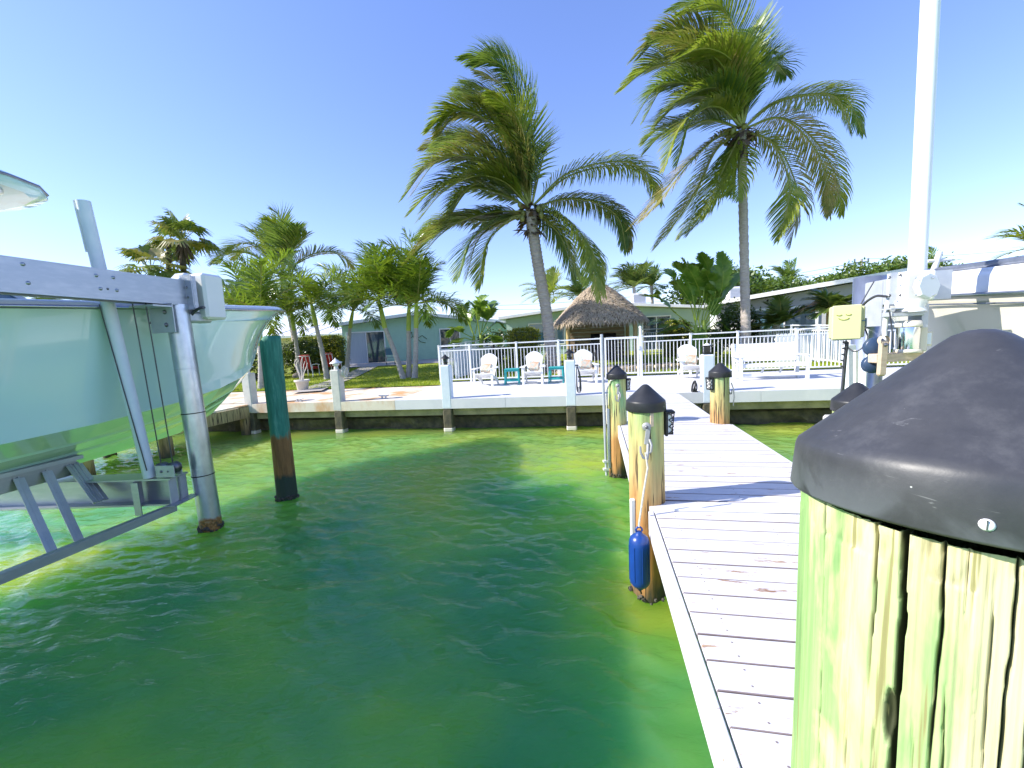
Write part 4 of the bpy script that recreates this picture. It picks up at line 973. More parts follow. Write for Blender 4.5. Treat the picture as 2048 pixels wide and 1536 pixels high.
# ================================================================ BOAT LIFTS
LD = Vector((-.199, -.98, 0))           # along the slips, towards the camera
def face_s(P, D, px):
    lo, hi = 0.0, 6.0
    for _ in range(40):
        m = (lo + hi) / 2
        if proj(P + D * m)[0] > px: lo = m
        else: hi = m
    return lo
def bolt_on(mb, c, n, s=.018):
    n = Vector(n); mb.lathe([(0, s * .9), (s * .75, s * .85), (s, s * .2), (s * 1.3, 0)], c, 8, axis=n)
LP = Vector((TP.x, TP.y, 0))
t = thing('boat_lift', 'aluminium boat lift frame with cables and cradle beam under the aqua boat', 'boat lift', (LP.x, LP.y, 0))
BZ0, BZ1 = 2.02, 2.33
B0_, B1_ = Vector((LP.x, LP.y, 0)) - LD * .18, Vector((LP.x, LP.y, 0)) + LD * 4.6
mb = MB(); c0 = (B0_ + B1_) / 2
mb.beam(B0_ + Vector((0, 0, 2.175)), B1_ + Vector((0, 0, 2.175)), .012, .31)           # web plate towards the camera sits on the right
off = Vector((.98, -.199, 0))
mb = MB(); 
mb.beam(B0_ + off * .10 + Vector((0, 0, 2.175)), B1_ + off * .10 + Vector((0, 0, 2.175)), .012, .31)
mb.beam(B0_ - off * .10 + Vector((0, 0, 2.175)), B1_ - off * .10 + Vector((0, 0, 2.175)), .012, .31)
mb.beam(B0_ + Vector((0, 0, BZ1 - .008)), B1_ + Vector((0, 0, BZ1 - .008)), .188, .012)
for sd in (-1, 1): mb.beam(B0_ + off * .075 * sd + Vector((0, 0, BZ0 + .008)), B1_ + off * .075 * sd + Vector((0, 0, BZ0 + .008)), .038, .012)
part('top_beam', mb, M['aluminium'], t, True)
fp0 = Vector((LP.x, LP.y, 0)) + off * .106
for px, dz in ((131, .10), (135, -.06), (259, .08), (263, -.05), (289, .08), (292, -.05), (276, -.045)):
    s_ = face_s(fp0, LD, px); mb = MB(); bolt_on(mb, fp0 + LD * s_ + Vector((0, 0, 2.175 + dz)), off, .015 if dz != -.045 else .010); part('bolt', mb, M['bolt'] if dz == -.045 else M['aluminium'], t, True)
rm = math.atan2(off.y, off.x)
# end bracket plates, gear cover
e0 = Vector((LP.x, LP.y, 0)) - LD * .16
mb = MB(); mb.beam(e0 + off * .118 + LD * .10 + Vector((0, 0, 1.97)), e0 + off * .118 + LD * .10 + Vector((0, 0, 2.39)), .16, .012, up=LD)
mb.beam(e0 + off * .10 + Vector((0, 0, 1.95)), e0 + off * .10 + Vector((0, 0, 2.39)), .05, .05, up=LD)
part('end_bracket', mb, M['aluminium'], t, True)
for dz in (-.06, .06): mb = MB(); bolt_on(mb, e0 + off * .127 + LD * .10 + Vector((0, 0, 2.18 + dz)), off, .016); part('bolt', mb, M['bolt'], t, True)
mb = MB(); mb.box(e0 - LD * .22 + off * .04 + Vector((0, 0, 2.15)), (.30, .30, .58), rm, bevel=.03); part('gear_cover', mb, M['white_paint'], t, True)
mb = MB(); mb.box(e0 - LD * .06 - off * .12 + Vector((0, 0, 2.20)), (.34, .24, .50), rm, bevel=.10); part('drum_cover', mb, M['gel_white'], t, True)
mb = MB(); mb.box(e0 - LD * .02 + off * .0 + Vector((0, 0, 1.88)), (.20, .40, .12), rm, bevel=.02); part('cover_foot', mb, M['alu_light'], t, True)
mb = MB(); 
mb.box(Vector((LP.x, LP.y, 1.86)) - off * .0 + LD * .19, (.34, .012, .34), rm); mb.box(Vector((LP.x, LP.y, 1.99)) + LD * .30, (.34, .22, .02), rm)
part('saddle_bracket', mb, M['alu_light'], t, True)
for dz in (1.93, 1.78): mb = MB(); bolt_on(mb, Vector((LP.x, LP.y, dz)) + off * .06 + LD * .20, off, .022); part('bolt', mb, M['bolt'], t, True)
ph = [at(408, 615, LP.y), at(398, 617, LP.y + .05), at(386, 626, LP.y + .08), at(378, 640, LP.y + .1), at(374, 655, LP.y + .12)]
part('cable_hose', MB().tube(smooth_pts(ph, 14), .018, 8), M['cable'], t, True)
# cradle I beam
E0 = Vector((-4.10, 4.86, 0)); E1 = Vector((-8.4, 5.05, 0)); up = Vector((0, 0, 1))
zt_, zb_ = -.03, -.36
mb = MB(); mb.beam(E0 + up * (zt_ - .01), E1 + up * (zt_ - .01), .26, .02); mb.beam(E0 + up * (zb_ + .01), E1 + up * (zb_ + .01), .26, .02); mb.beam(E0 + up * (zt_ + zb_) / 2, E1 + up * (zt_ + zb_) / 2, .014, zt_ - zb_ - .04)
part('cradle_beam', mb, M['aluminium'], t, True)
for dx in (.0, .42):
    for sy in (-1, 1): part('stiffener', MB().box(E0 + Vector((-dx - .03, sy * .075, (zt_ + zb_) / 2)), (.014, .11, zt_ - zb_ - .044)), M['alu_light'], t, True)
part('end_plate', MB().box(E0 + Vector((.012, 0, zb_ + .012)), (.12, .40, .014)), M['aluminium'], t, True); part('hanger_plate', MB().box(E0 + Vector((-.42, -.14, -.26)), (.08, .012, .40)), M['aluminium'], t, True)
C0 = Vector((-4.13, 4.80, 0)); C1 = C0 + LD * 4.2
mb = MB(); mb.beam(C0 + up * -.41, C1 + up * -.41, .012, .085); mb.beam(C0 + up * -.37 - off * .035, C1 + up * -.37 - off * .035, .07, .010); mb.beam(C0 + up * -.45 - off * .035, C1 + up * -.45 - off * .035, .07, .010)
part('side_channel', mb, M['aluminium'], t, True)
# sheave block
sb = Vector((-4.16, 4.80, 0.055)); part('sheave_bracket', MB().box(sb + Vector((0, -.055, 0)), (.24, .010, .14), R(-6)).box(sb + Vector((0, .055, 0)), (.24, .010, .14), R(-6)), M['alu_light'], t, True)
for dx in (-.07, .07): part('sheave', MB().lathe([(.0, -.03), (.07, -.03), (.058, 0), (.07, .03), (0, .03)], sb + Vector((dx, 0, .03)), 18, axis=Vector((0, 1, 0))), M['bolt'], t, True); mb = MB(); bolt_on(mb, sb + Vector((dx * .6, -.06, .0)), (0, -1, 0), .013); part('bolt', mb, M['bolt'], t, True)
for px, pb_ in ((255, 303), (277, 318)):
    q = at(px, 590, 4.74); z1_ = 2.03; part('lift_cable', MB().tube([(sb.x + (-.08 if px < 260 else .06), sb.y, .05), (sb.x + (-.10 if px < 260 else .05), sb.y - .05, z1_)], .0065, 6), M['cable'], t, True)
# bunk and struts
K0, K1 = Vector((-5.42, 4.98, 0)), Vector((-5.42, 4.98, 0)) + LD * 4.6
part('bunk', MB().beam(K0 + up * .235, K1 + up * .20, .20, .045), M['alu_light'], t, True)
mb = MB(); mb.beam(K0 + up * .12 + off * .05 + LD * .05, K1 + up * .09 + off * .05, .012, .17); mb.beam(K0 + up * .04 + LD * .05, K1 + up * .01, .11, .012)
part('bunk_channel', mb, M['aluminium'], t, True)
for s_, e_ in ((.58, .30), (.34, .12), (.12, -.08), (.05, -.34)):
    a_ = K0 + LD * s_ + up * .16 + off * .07; b_ = a_ + Vector((.42, -.16, -.80 if s_ > .2 else -.42)); 
    part('strut', MB().beam(a_, b_, .09, .010, up=off).beam(a_ + off * -.03, b_ + off * -.03, .012, .07, up=off), M['alu_light'], t, True)
# guide pole
t = thing('guide_pole', 'leaning white guide pole beside the aqua boat hull', 'guide pole', (-4.42, 4.86, -.02))
gp0, gp1 = Vector((-4.40, 4.80, -.02)), at(166, 402, 4.62)
part('pipe', MB().tube([gp0, gp1], .062, 14), M['post_paint'], t, True)
part('edge_trim', MB().beam(gp1 + (gp0 - gp1) * .0 + Vector((-.055, -.03, 0)), gp1 + (gp0 - gp1) * .17 + Vector((-.055, -.03, 0)), .02, .03), M['white_paint'], t, True)
part('cable', MB().tube([gp0 + Vector((.04, -.07, .1)), gp0 * .35 + gp1 * .65 + Vector((-.03, -.07, 0))], .006, 5), M['cable'], t, True)

# ================================================================ BOATS
def boat(name_label, tip, side_sign, m_hull, scale_hw=1.0, tag_label='boat', bulwark=.14, axis=None, dz=0.0):
    """hull with flared bow; tip: point of the bow; axis: unit vector from bow to stern"""
    axis = (axis or Vector((-.199, -.98, 0))).normalized(); ox = Vector((-axis.y, axis.x, 0))        # ox: starboard when looking at the bow from outside
    S = [0, .12, .28, .5, .75, 1.05, 1.4, 1.8, 2.4, 3.2, 4.2, 5.4, 7.0, 9.0]
    ip = lambda xs, ys: (lambda s: float(np.interp(s, xs, ys)))
    hw = ip([0, .12, .3, .6, 1.0, 1.6, 2.4, 3.4, 5, 9], [.03, .25, .44, .66, .87, 1.08, 1.23, 1.31, 1.36, 1.36])
    zs = ip([0, 2, 5.2, 9], [2.25, 2.10, 1.93, 1.86])
    zk = ip([0, .40, .71, 1.16, 1.4, 1.8, 2.4, 3.6, 5, 9], [2.18, 1.93, 1.46, .95, .65, .35, .15, .06, .01, -.02])
    hc = ip([0, .5, .9, 1.3, 2.0, 3.0, 4.5, 9], [.01, .06, .22, .48, .80, 1.0, 1.13, 1.16])
    zc = ip([0, .5, 1.0, 1.5, 2.7, 4.6, 9], [2.2, 1.80, 1.34, 1.05, .80, .64, .56])
    t = thing('boat', name_label, 'boat', (tip.x, tip.y, 0)); rows = []
    def P(s, h, z): return tuple(axis * s + ox * h + Vector((0, 0, z + dz)))
    mb = MB(); 
    for s in S:
        k, c, w, a, e = zk(s), hc(s) * scale_hw, hw(s) * scale_hw, zc(s), zs(s); r = []
        a = max(a, k + .02)
        st = min(1, s / 1.6)
        r.append((0, k))
        for f, stp in ((.42, .02), (.72, .02)):
            r.append((c * f, k + (a - k) * f * .92 - .012 * st)); r.append((c * (f + .025), k + (a - k) * f * .92 + stp * st))
        r.append((c, a - .01)); r.append((c + .035 * st, a + .012))
        for u in np.linspace(.12, 1, 9):
            fl = u ** (1.9 - .9 * min(1, s / 4.5)); r.append((c + .03 * st + (w - c - .03 * st) * fl, a + .012 + (e - a - .012) * u))
        rows.append(r)
    n = len(rows[0])
    for sg in (1, -1):
        base = len(mb.v)
        for s, r in zip(S, rows): mb.v += [P(s, h * sg, z) for h, z in r]
        for i in range(len(S) - 1):
            for j in range(n - 1):
                q = (base + i * n + j, base + (i + 1) * n + j, base + (i + 1) * n + j + 1, base + i * n + j + 1); mb.f.append(q if sg < 0 else q[::-1]); mb.m.append(0); mb.sm.append(j > 6)
    part('hull', mb, m_hull, t)
    dm = MB(); vs = []; 
    for s in S: vs += [P(s + .12 * (s < 1), -max(0, hw(s) * scale_hw - .05), zs(s) + bulwark - .25), P(s + .12 * (s < 1), max(0, hw(s) * scale_hw - .05), zs(s) + bulwark - .25)]
    dm.add(vs, [(2 * i, 2 * i + 1, 2 * i + 3, 2 * i + 2) for i in range(len(S) - 1)]); part('deck', dm, M['gel_white'], t)
    for sg in (-1, 1):
        SS = np.concatenate([np.linspace(0, 1.2, 10), np.linspace(1.5, 9, 16)])
        g = MB(); vs = []
        for s in SS:
            w = hw(s) * scale_hw; z = zs(s); vs += [P(s, sg * w, z + .012), P(s + .02, sg * max(0, w - .01), z + bulwark * .7), P(s + .05, sg * max(0, w - .05), z + bulwark), P(s + .12, sg * max(0, w - .17), z + bulwark), P(s + .12, sg * max(0, w - .19), z - .1)]
        g.add(vs, [(5 * i + j, 5 * i + j + 1, 5 * i + 5 + j + 1, 5 * i + 5 + j) for i in range(len(SS) - 1) for j in range(4)], 0, True); part('gunwale', g, M['gel_white'], t)
        rr = MB().tube([P(s - .01, sg * (hw(s) * scale_hw + .012), zs(s) + .002) for s in SS], .020, 8); r_ = part('rub_rail', rr, M['rub_rail'], t)
        part('rail_insert', MB().tube([P(s - .02, sg * (hw(s) * scale_hw + .028), zs(s) + .004) for s in SS], .008, 6), M['stainless'], r_)
    return t, P, hw, zs
tipL = Vector((-5.02, 9.0, 0))
bt, BP, bhw, bzs = boat('large aqua hulled fishing boat raised on the left lift', tipL, 1, M['gel_aqua'], bulwark=.075)
# registration letters
fc = bpy.data.curves.new('registration_letters', 'FONT'); fc.body = 'FL'; fc.size = .165; fc.shear = .35; fc.offset = .004; fc.extrude = .001; fc.space_character = 1.1
fo = bpy.data.objects.new('registration_letters', fc); C.objects.link(fo); fc.materials.append(M['black']); fo.parent = bt
s1 = 3.1
for s1 in np.linspace(1.5, 6, 60):
    q = Vector(BP(s1, bhw(s1) * .985, bzs(s1) - .17)) + tipL
    if proj(q)[0] < 293: break
axL = Vector((-.199, -.98, 0)).normalized(); nrmL = Vector((.98, -.199, 0))
xd = -axL; zd = nrmL * .97 + Vector((0, 0, -.22)); zd.normalize(); yd = zd.cross(xd)
FM_ = Matrix(((xd.x, yd.x, zd.x, q.x - tipL.x), (xd.y, yd.y, zd.y, q.y - tipL.y), (xd.z, yd.z, zd.z, q.z), (0, 0, 0, 1))) @ Matrix.Translation((0, 0, .09))
me_ = bpy.data.meshes.new_from_object(fo); fm = bpy.data.objects.new('registration_letters', me_); C.objects.link(fm); fm.parent = bt; fm.matrix_local = FM_; bpy.data.objects.remove(fo)
for p_ in me_.polygons: pass
# hardtop
mb = MB(); pr_ = []; HT = 3.30
out = [(3.93, .0), (3.96, .35), (4.05, .66), (4.25, .88), (4.55, .99), (5.9, 1.03), (8.5, 1.0)]
ring = [(s, h) for s, h in out] + [(s, -h) for s, h in out[::-1][:-1]]
def hb(zf, ins):
    cs, ch = 6.4, 0; return [BP(s + (cs - s) * ins, h * (1 - ins), zf + .03 * (s - 4.5) * 0) for s, h in ring]
vs = hb(HT - .09, .05) + hb(HT - .06, .0) + hb(HT, .0) + hb(HT + .05, .04); n = len(ring)
mb.add(vs, [(i + k * n, (i + 1) % n + k * n, (i + 1) % n + (k + 1) * n, i + (k + 1) * n) for k in range(3) for i in range(n)], 0, True)
mb.add(vs[:n], [tuple(range(n))[::-1]]); mb.add(vs[-n:], [tuple(range(n))]); part('hardtop', mb, M['gel_aqua'], bt)
ho = bt.children[-1]
part('edge_band', MB().tube([Vector(BP(s, h * 1.005, HT + .0)) for s, h in ring] + [Vector(BP(*ring[0], HT))], .014, 6), M['rub_rail'], ho)
part('recess_ring', MB().lathe([(.20, -.095), (.20, -.115), (.15, -.12), (.13, -.095)], BP(4.62, .62, HT), 20), M['gel_white'], ho)
for sg in (-1, 1):
    for (a, b_) in (((5.7, .80), (6.3, .9)), ((7.0, .75), (7.0, .9))): part('support_tube', MB().tube([BP(a[0], sg * a[1], 1.9), BP(b_[0], sg * b_[1], HT - .05)], .028, 8), M['gel_white'], bt)
# windshield and console
mb = MB(); vs = [BP(4.35, .72, 2.02), BP(4.35, -.72, 2.02), BP(6.4, -.8, 2.02), BP(6.4, .8, 2.02), BP(5.55, .6, 2.95), BP(5.55, -.6, 2.95), BP(6.4, -.62, 2.95), BP(6.4, .62, 2.95)]
mb.add(vs, [(0, 4, 5, 1), (0, 3, 7, 4), (1, 5, 6, 2), (4, 7, 6, 5), (3, 2, 6, 7)]); part('windshield', mb, M['glass_blue'], bt)
ws = bt.children[-1]
for a, b_ in ((0, 4), (1, 5), (4, 5), (0, 1), (4, 7), (0, 3)): part('frame', MB().beam(vs[a], vs[b_], .045, .045), M['gel_white'], ws)
part('console', MB().add([BP(4.0, .85, 1.75), BP(4.0, -.85, 1.75), BP(7, -.85, 1.75), BP(7, .85, 1.75), BP(4.3, .78, 2.03), BP(4.3, -.78, 2.03), BP(7, -.78, 2.03), BP(7, .78, 2.03)], [(0, 1, 5, 4), (1, 2, 6, 5), (0, 4, 7, 3), (4, 5, 6, 7)]), M['gel_white'], bt)
part('bow_hatch', MB().box(Vector(BP(1.0, 0, 2.27)), (.5, .4, .03), bevel=.01), M['gel_white'], bt)

# --- right boat
tipR = Vector((6.72, 7.3, 0))
rt, RP, rhw, rzs = boat('cream hulled boat on the lift at the right edge', tipR, -1, M['gel_cream'], bulwark=.26, dz=-.40)
for z_ in (.10, ): part('cove_line', MB().tube([Vector(RP(s, -(rhw(s) + .008), rzs(s) - .09)) for s in np.linspace(1.2, 9, 20)], .010, 6), M['rub_rail'], rt)
part('coaming_pad', MB().tube([Vector(RP(s, -(rhw(s) - .12), rzs(s) + .30)) for s in np.linspace(2.2, 8.5, 16)], .035, 8), M['rub_rail'], rt)
part('hatch_plate', MB().box(Vector(RP(3.4, -(rhw(3.4) - .06), rzs(3.4) + .20)), (.02, .14, .03), R(-11)), M['alu_light'], rt)
part('rod_holder', MB().tube([RP(2.6, -(rhw(2.6) - .1), rzs(2.6) + .26), RP(2.6, -(rhw(2.6) - .16), rzs(2.6) + .52)], .03, 8).tube([RP(2.6, -(rhw(2.6) - .04), rzs(2.6) + .42), RP(2.6, -(rhw(2.6) - .28), rzs(2.6) + .42)], .02, 6), M['lantern_white'], rt)

# --- right lift
RS = Vector((at(1736, 640, 4.95).x, 4.95, 0))
t = thing('steel_pile', 'large galvanised steel pile carrying the lift motor at right', 'steel pile', RS)
part('shaft', MB().lathe([(.155, -2), (.155, 1.93), (.0, 1.931)], n=48), M['steel'], t)
part('seam_strip', MB().box((-.13, -.15, .62), (.05, .02, 1.4), R(40)), M['post_paint'], t)
t = thing('boat_lift', 'lift head with gearbox, motor drum and rollers on the right steel pile', 'boat lift', RS)
Q0 = RS + LD * 1.02
mb = MB(); mb.beam(RS - LD * .05 + up * 1.72, Q0 + up * 1.72, .20, .27); part('top_beam', mb, M['alu_light'], t, True)
mb = MB(); mb.box(RS + LD * .20 + up * 1.60 - off * .10, (.012, .42, .50), rm); part('side_plate', mb, M['alu_light'], t, True)
gx = at(1836, 573, 3.92)
G = lambda px, py, Y=3.9: at(px, py, Y)
mb = MB(); mb.box(gx + Vector((-.04, 0, 0)), (.22, .20, .27), R(-14), bevel=.012); part('gearbox', mb, M['white_paint'], t, True); gb = t.children[-1]
mb = MB(); mb.lathe([(0, .045), (.105, .045), (.118, .035), (.118, 0)], G(1849, 573, 3.79), 8, axis=Vector((.1, -1, .05)), smooth=False); part('cover_plate', mb, M['white_paint'], gb, True)
for dx, dy in ((-17, -17), (17, -17), (-17, 17), (17, 17)):
    mb = MB(); bolt_on(mb, G(1849 + dx, 573 + dy, 3.745), (.1, -1, 0), .008); part('bolt', mb, M['alu_light'], gb, True)
mb = MB(); mb.box(G(1795, 577, 3.98), (.16, .012, .30), R(-60)); mb.box(G(1786, 577, 4.0), (.05, .03, .30), R(-20)); part('flange', mb, M['alu_light'], gb, True)
for px, py in ((1779, 555), (1779, 591), (1800, 550), (1800, 590), (1812, 569)): mb = MB(); bolt_on(mb, G(px, py, 3.93), (-.4, -1, 0), .011); part('bolt', mb, M['bolt'], gb, True)
mb = MB(); mb.lathe([(.115, .03), (.12, .0), (.10, -.04), (.115, -.07), (.115, -.085)], G(1822, 606, 3.92), 20); part('bell', mb, M['gel_white'], t, True)
mb = MB(); mb.box(G(1806, 628, 3.95), (.26, .16, .045), R(-12), bevel=.006); mb.box(G(1836, 632, 3.95), (.05, .18, .22), R(-12)); mb.box(G(1797, 617, 3.95), (.20, .14, .012), R(-12)); part('mount_bracket', mb, M['alu_light'], t, True)
part('slot', MB().box(G(1800, 624, 3.86), (.12, .006, .010), R(-12)), M['bolt'], t, True)
mb = MB(); c_ = G(1816, 676, 3.95); mb.lathe([(.0, .12), (.085, .12), (.088, .11), (.088, -.11), (.085, -.12), (0, -.12)], c_, 28); part('motor_drum', mb, M['stainless'], t, True)
mb = MB(); mb.lathe([(.0, .17), (.098, .165), (.102, .12), (.102, .105), (.088, .105)], c_, 24); mb.lathe([(.088, -.105), (.104, -.11), (.104, -.14), (0, -.145)], c_, 24); mb.box(c_ + Vector((.115, 0, .0)), (.07, .10, .27), R(-12), bevel=.01); part('motor_frame', mb, M['gel_cream'], t, True)
mb = MB(); cj = G(1854, 677, 3.95); mb.box(cj, (.055, .05, .14), R(-12), bevel=.004); part('capacitor_box', mb, M['gel_cream'], t, True)
part('box_window', MB().box(cj + Vector((-.008, -.027, 0)), (.034, .006, .105), R(-12)), M['post_paint'], t.children[-1], True)
mb = MB(); w0, w1 = G(1744, 717, 3.95), G(1838, 711, 3.95); mb.beam(w0, w1, .10, .085, bevel=.006); part('timber_arm', mb, M['lumber'], t, True)
mb = MB(); mb.beam(w0 + Vector((.06, -.05, .17)), w0 + Vector((.05, -.05, -.17)), .09, .04, up=(0, 1, 0), bevel=.02); mb.lathe([(.045, .02), (.045, -.02)], w0 + Vector((.06, -.05, .17)), 14, axis=Vector((0, 1, 0))); part('roller_arm', mb, M['lumber'], t, True)
for px, py, r_ in ((1750, 694, .095), (1744, 729, .085)):
    mb = MB(); mb.lathe([(0, .035), (r_ * .9, .035), (r_, .02), (r_, -.02), (r_ * .9, -.035), (0, -.035)], G(px, py, 4.02), 26, axis=Vector((.35, 1, 0))); part('roller', mb, M['roller'], t, True)
mb = MB(); bolt_on(mb, w0 + Vector((.06, -.075, .13)), (0, -1, 0), .016); part('bolt', mb, M['bolt'], t, True)
cab = [G(1774, 593, 4.0), G(1750, 593, 4.15), G(1725, 612, 4.3), G(1722, 640, 4.35), G(1724, 662, 4.35)]
part('cable', MB().tube(smooth_pts(cab, 20), .012, 7), M['cable'], t, True)
part('cable', MB().tube(smooth_pts([G(1748, 563, 4.3), G(1735, 585, 4.3), G(1722, 608, 4.3)], 8), .006, 6), M['cable'], t, True)
part('cable', MB().tube(smooth_pts([G(1724, 645, 4.3), G(1735, 672, 4.2), G(1728, 692, 4.2), G(1710, 703, 4.25), G(1696, 695, 4.3), G(1688, 684, 4.3)], 24), .008, 6), M['cable'], t, True)
part('cable', MB().tube(smooth_pts([G(1779, 622, 3.9), G(1784, 660, 3.9), G(1787, 695, 3.9)], 8), .006, 6), M['cable'], t, True)
part('white_pipe', MB().tube([G(1775, 605, 4.05), G(1769, 660, 4.05), G(1772, 705, 4.05)], .022, 8), M['gel_white'], t, True)
part('side_post', MB().beam(G(1698, 690, 4.7), G(1700, 860, 4.7), .09, .09), M['post_paint'], t, True)
part('side_post', MB().beam(G(1712, 700, 4.6), G(1712, 860, 4.6), .03, .03), M['white_paint'], t, True)
# yellow box with a smile
bx = at(1688, 645, 4.35); rz = R(-28)
t = thing('junction_box', 'pale yellow electrical box with a smiling face drawn on it', 'electrical box', bx, rz)
part('body', MB().box((0, 0, 0), (.23, .20, .34), bevel=.014), M['box_yellow'], t); part('lid', MB().box((0, -.108, 0), (.242, .02, .352), bevel=.008), M['box_yellow'], t)
part('side_cover', MB().box((.135, .01, 0), (.05, .15, .32), bevel=.012), M['box_yellow'], t)
part('switch', MB().box((.168, -.02, -.01), (.02, .07, .09), bevel=.006).tube([(.12, -.06, .01), (.17, -.07, .01)], .006, 6), M['glass_blue'], t)
fz = MB(); fy = -.1205
fz.tube([(-.065 + .022 * math.cos(a), fy, .085 - .014 * math.sin(a)) for a in np.linspace(.2, 2.9, 7)], .0035, 5); fz.tube([(.012 + .022 * math.cos(a), fy, .085 - .014 * math.sin(a)) for a in np.linspace(.2, 2.9, 7)], .0035, 5)
fz.tube([(-.026 + .045 * math.cos(a), fy, .055 - .030 * math.sin(a)) for a in np.linspace(.3, 2.84, 9)], .0035, 5); part('smile', fz, M['smile'], t)
part('bottom_lip', MB().box((-.03, -.04, -.178), (.17, .1, .014)), M['alu_light'], t)
pc_ = [at(1694, 684, 4.3), at(1690, 720, 4.33), at(1686, 770, 4.4), at(1680, 830, 4.5)]
t = thing('conduit', 'thin dark conduit running down from the yellow box', 'conduit', (pc_[0].x, pc_[0].y, 0)); part('pipe', MB().tube(pc_, .017, 8), M['cable'], t, True)
for k in range(5): part('clip', MB().box(pc_[0] * (1 - k * .14) + pc_[2] * (k * .14) + Vector((-.02, 0, 0)), (.03, .03, .02)), M['cable'], t, True)
gp = at(1834, 552, 4.08); t = thing('guide_pole', 'tall white guide pole rising out of the picture at right', 'guide pole', gp)
part('pipe', MB().tube([(0, 0, 0), (.0, .02, 3.6)], .070, 20), M['white_paint'], t)

# ================================================================ FURNITURE
def adirondack(label, x, y, rz, cushion):
    t = thing('adirondack_chair', label, 'chair', (x, y, 0), rz, 'white adirondack chairs on the patio'); w = M['white_paint']
    for sx in (-1, 1):
        part('leg', MB().box((sx * .29, -.36, .27), (.07, .035, .54), bevel=.005), w, t)
        part('leg', MB().add([(sx * .27 + d, yy, z) for d in (-.014, .014) for yy, z in ((-.38, .33), (-.38, .40), (.30, .20), (.44, 0), (.34, 0), (.20, .12))], [(0, 1, 2, 3, 4, 5), (11, 10, 9, 8, 7, 6)] + [(i, (i + 1) % 6 + 6 * 0, (i + 1) % 6 + 6, i + 6) for i in range(6)]), w, t)
        part('armrest', MB().prism([(sx * .22, -.42), (sx * .38, -.42), (sx * .40, -.30), (sx * .34, .30), (sx * .27, .32), (sx * .25, -.1)][::sx], .54, .565), w, t)
    for k in range(6): part('seat_slat', MB().box((0, -.36 + k * .095, .395 - k * .030), (.54, .085, .018), Matrix.Rotation(R(-16), 3, 'X')), w, t)
    for k in range(-2, 3):
        hgt = .80 - .022 * k * k; cx = k * .102; bw = .122
        mb = MB(); vs = []
        for u, ww in ((0, .80), (.6, .92), (1.0, .97)):
            xx = cx * (.82 + .28 * u); row = []
            for sd_ in (-1, 1):
                xc_ = xx + sd_ * bw / 2 * ww; hh_ = .80 - 2.0 * xc_ * xc_; zz = .24 + hh_ * .95 * u; row.append((xc_, .16 + (zz - .24) * .36, zz))
            a_, b_ = row; vs += [a_, b_, (b_[0], b_[1] + .02, b_[2] + .007), (a_[0], a_[1] + .02, a_[2] + .007)]
        fs = [(4 * i + j, 4 * i + (j + 1) % 4, 4 * i + 4 + (j + 1) % 4, 4 * i + 4 + j) for i in range(2) for j in range(4)] + [(0, 3, 2, 1), (8, 9, 10, 11)]
        part('back_slat', mb.add(vs, fs), w, t)
    part('back_brace', MB().box((0, .30, .56), (.60, .02, .05)), w, t)
    if cushion:
        p = thing('cushion', cushion, 'cushion', (x, y, 0), rz, 'patterned cushions on the patio chairs')
        part('body', MB().box((.02, -.02, .56), (.38, .12, .30), Matrix.Rotation(R(-22), 3, 'X') @ Matrix.Rotation(R(8), 3, 'Y'), bevel=.05), M['cushion'], p)
    return t
adirondack('white slatted chair nearest the left end of the patio railing', -.80, 13.02, R(-14), 'patterned cushion on the leftmost white chair')
adirondack('white slatted chair between the two turquoise side tables', .70, 12.86, R(-9), 'patterned cushion on the chair between the turquoise tables')
adirondack('white slatted chair just right of the post with the hose', 2.25, 12.50, R(-4), 'pale cushion on the chair beside the post with the hose')
adirondack('lone white slatted chair right of the gate beside the third white post', 5.35, 12.25, R(-12), 'peach cushion on the lone chair right of the gate')
def side_table(label, x, y, rz):
    t = thing('side_table', label, 'table', (x, y, 0), rz, 'turquoise side tables'); w = M['turquoise']
    for k in range(4): part('top_slat', MB().box((0, -.165 + k * .11, .49), (.46, .10, .02)), w, t)
    for sx in (-1, 1):
        for sy in (-1, 1): part('leg', MB().beam((sx * .20, sy * .17, .48), (sx * .225, sy * .19, 0), .04, .04), w, t)
        part('stretcher', MB().box((sx * .215, 0, .14), (.022, .34, .05)), w, t)
    for sy in (-1, 1): part('apron', MB().box((0, sy * .175, .45), (.38, .022, .06)), w, t)
    part('shelf', MB().box((0, 0, .175), (.41, .25, .018)), w, t)
    for sy in (-1, 1): part('stretcher', MB().box((0, sy * .185, .13), (.40, .022, .05)), w, t)
side_table('turquoise side table between the two left chairs', .02, 13.0, R(-6)); side_table('turquoise side table right of the middle chair', 1.42, 12.86, R(-14))
# bench
bpos = Vector((7.05, 11.15, 0))
t = thing('bench', 'long white wooden bench with solid back in front of the right railing', 'bench', bpos, R(-10)); w = M['white_paint']; BL = 1.56
for k in range(5): part('back_slat', MB().box((0, .27 + k * .022, .52 + k * .10), (BL, .022, .094), Matrix.Rotation(R(-12), 3, 'X')), w, t)
for k in range(5): part('seat_slat', MB().box((0, -.24 + k * .105, .43 - k * .006), (BL, .095, .024)), w, t)
part('front_apron', MB().box((0, -.29, .385), (BL, .022, .085)), w, t); part('stretcher', MB().box((0, -.24, .14), (BL, .03, .08)), w, t)
for sx in (-1, 1):
    part('leg', MB().box((sx * (BL / 2 + .03), -.27, .31), (.06, .11, .62), bevel=.006), w, t); part('leg', MB().beam((sx * (BL / 2 + .03), .24, .0), (sx * (BL / 2 + .03), .38, .98), .06, .09), w, t)
    part('armrest', MB().box((sx * (BL / 2 + .03), -.02, .635), (.12, .66, .03), bevel=.006), w, t)
for k in (-.2, .25): part('brace', MB().beam((k, -.20, .40), (k - .06, -.10, .10), .04, .04), w, t)

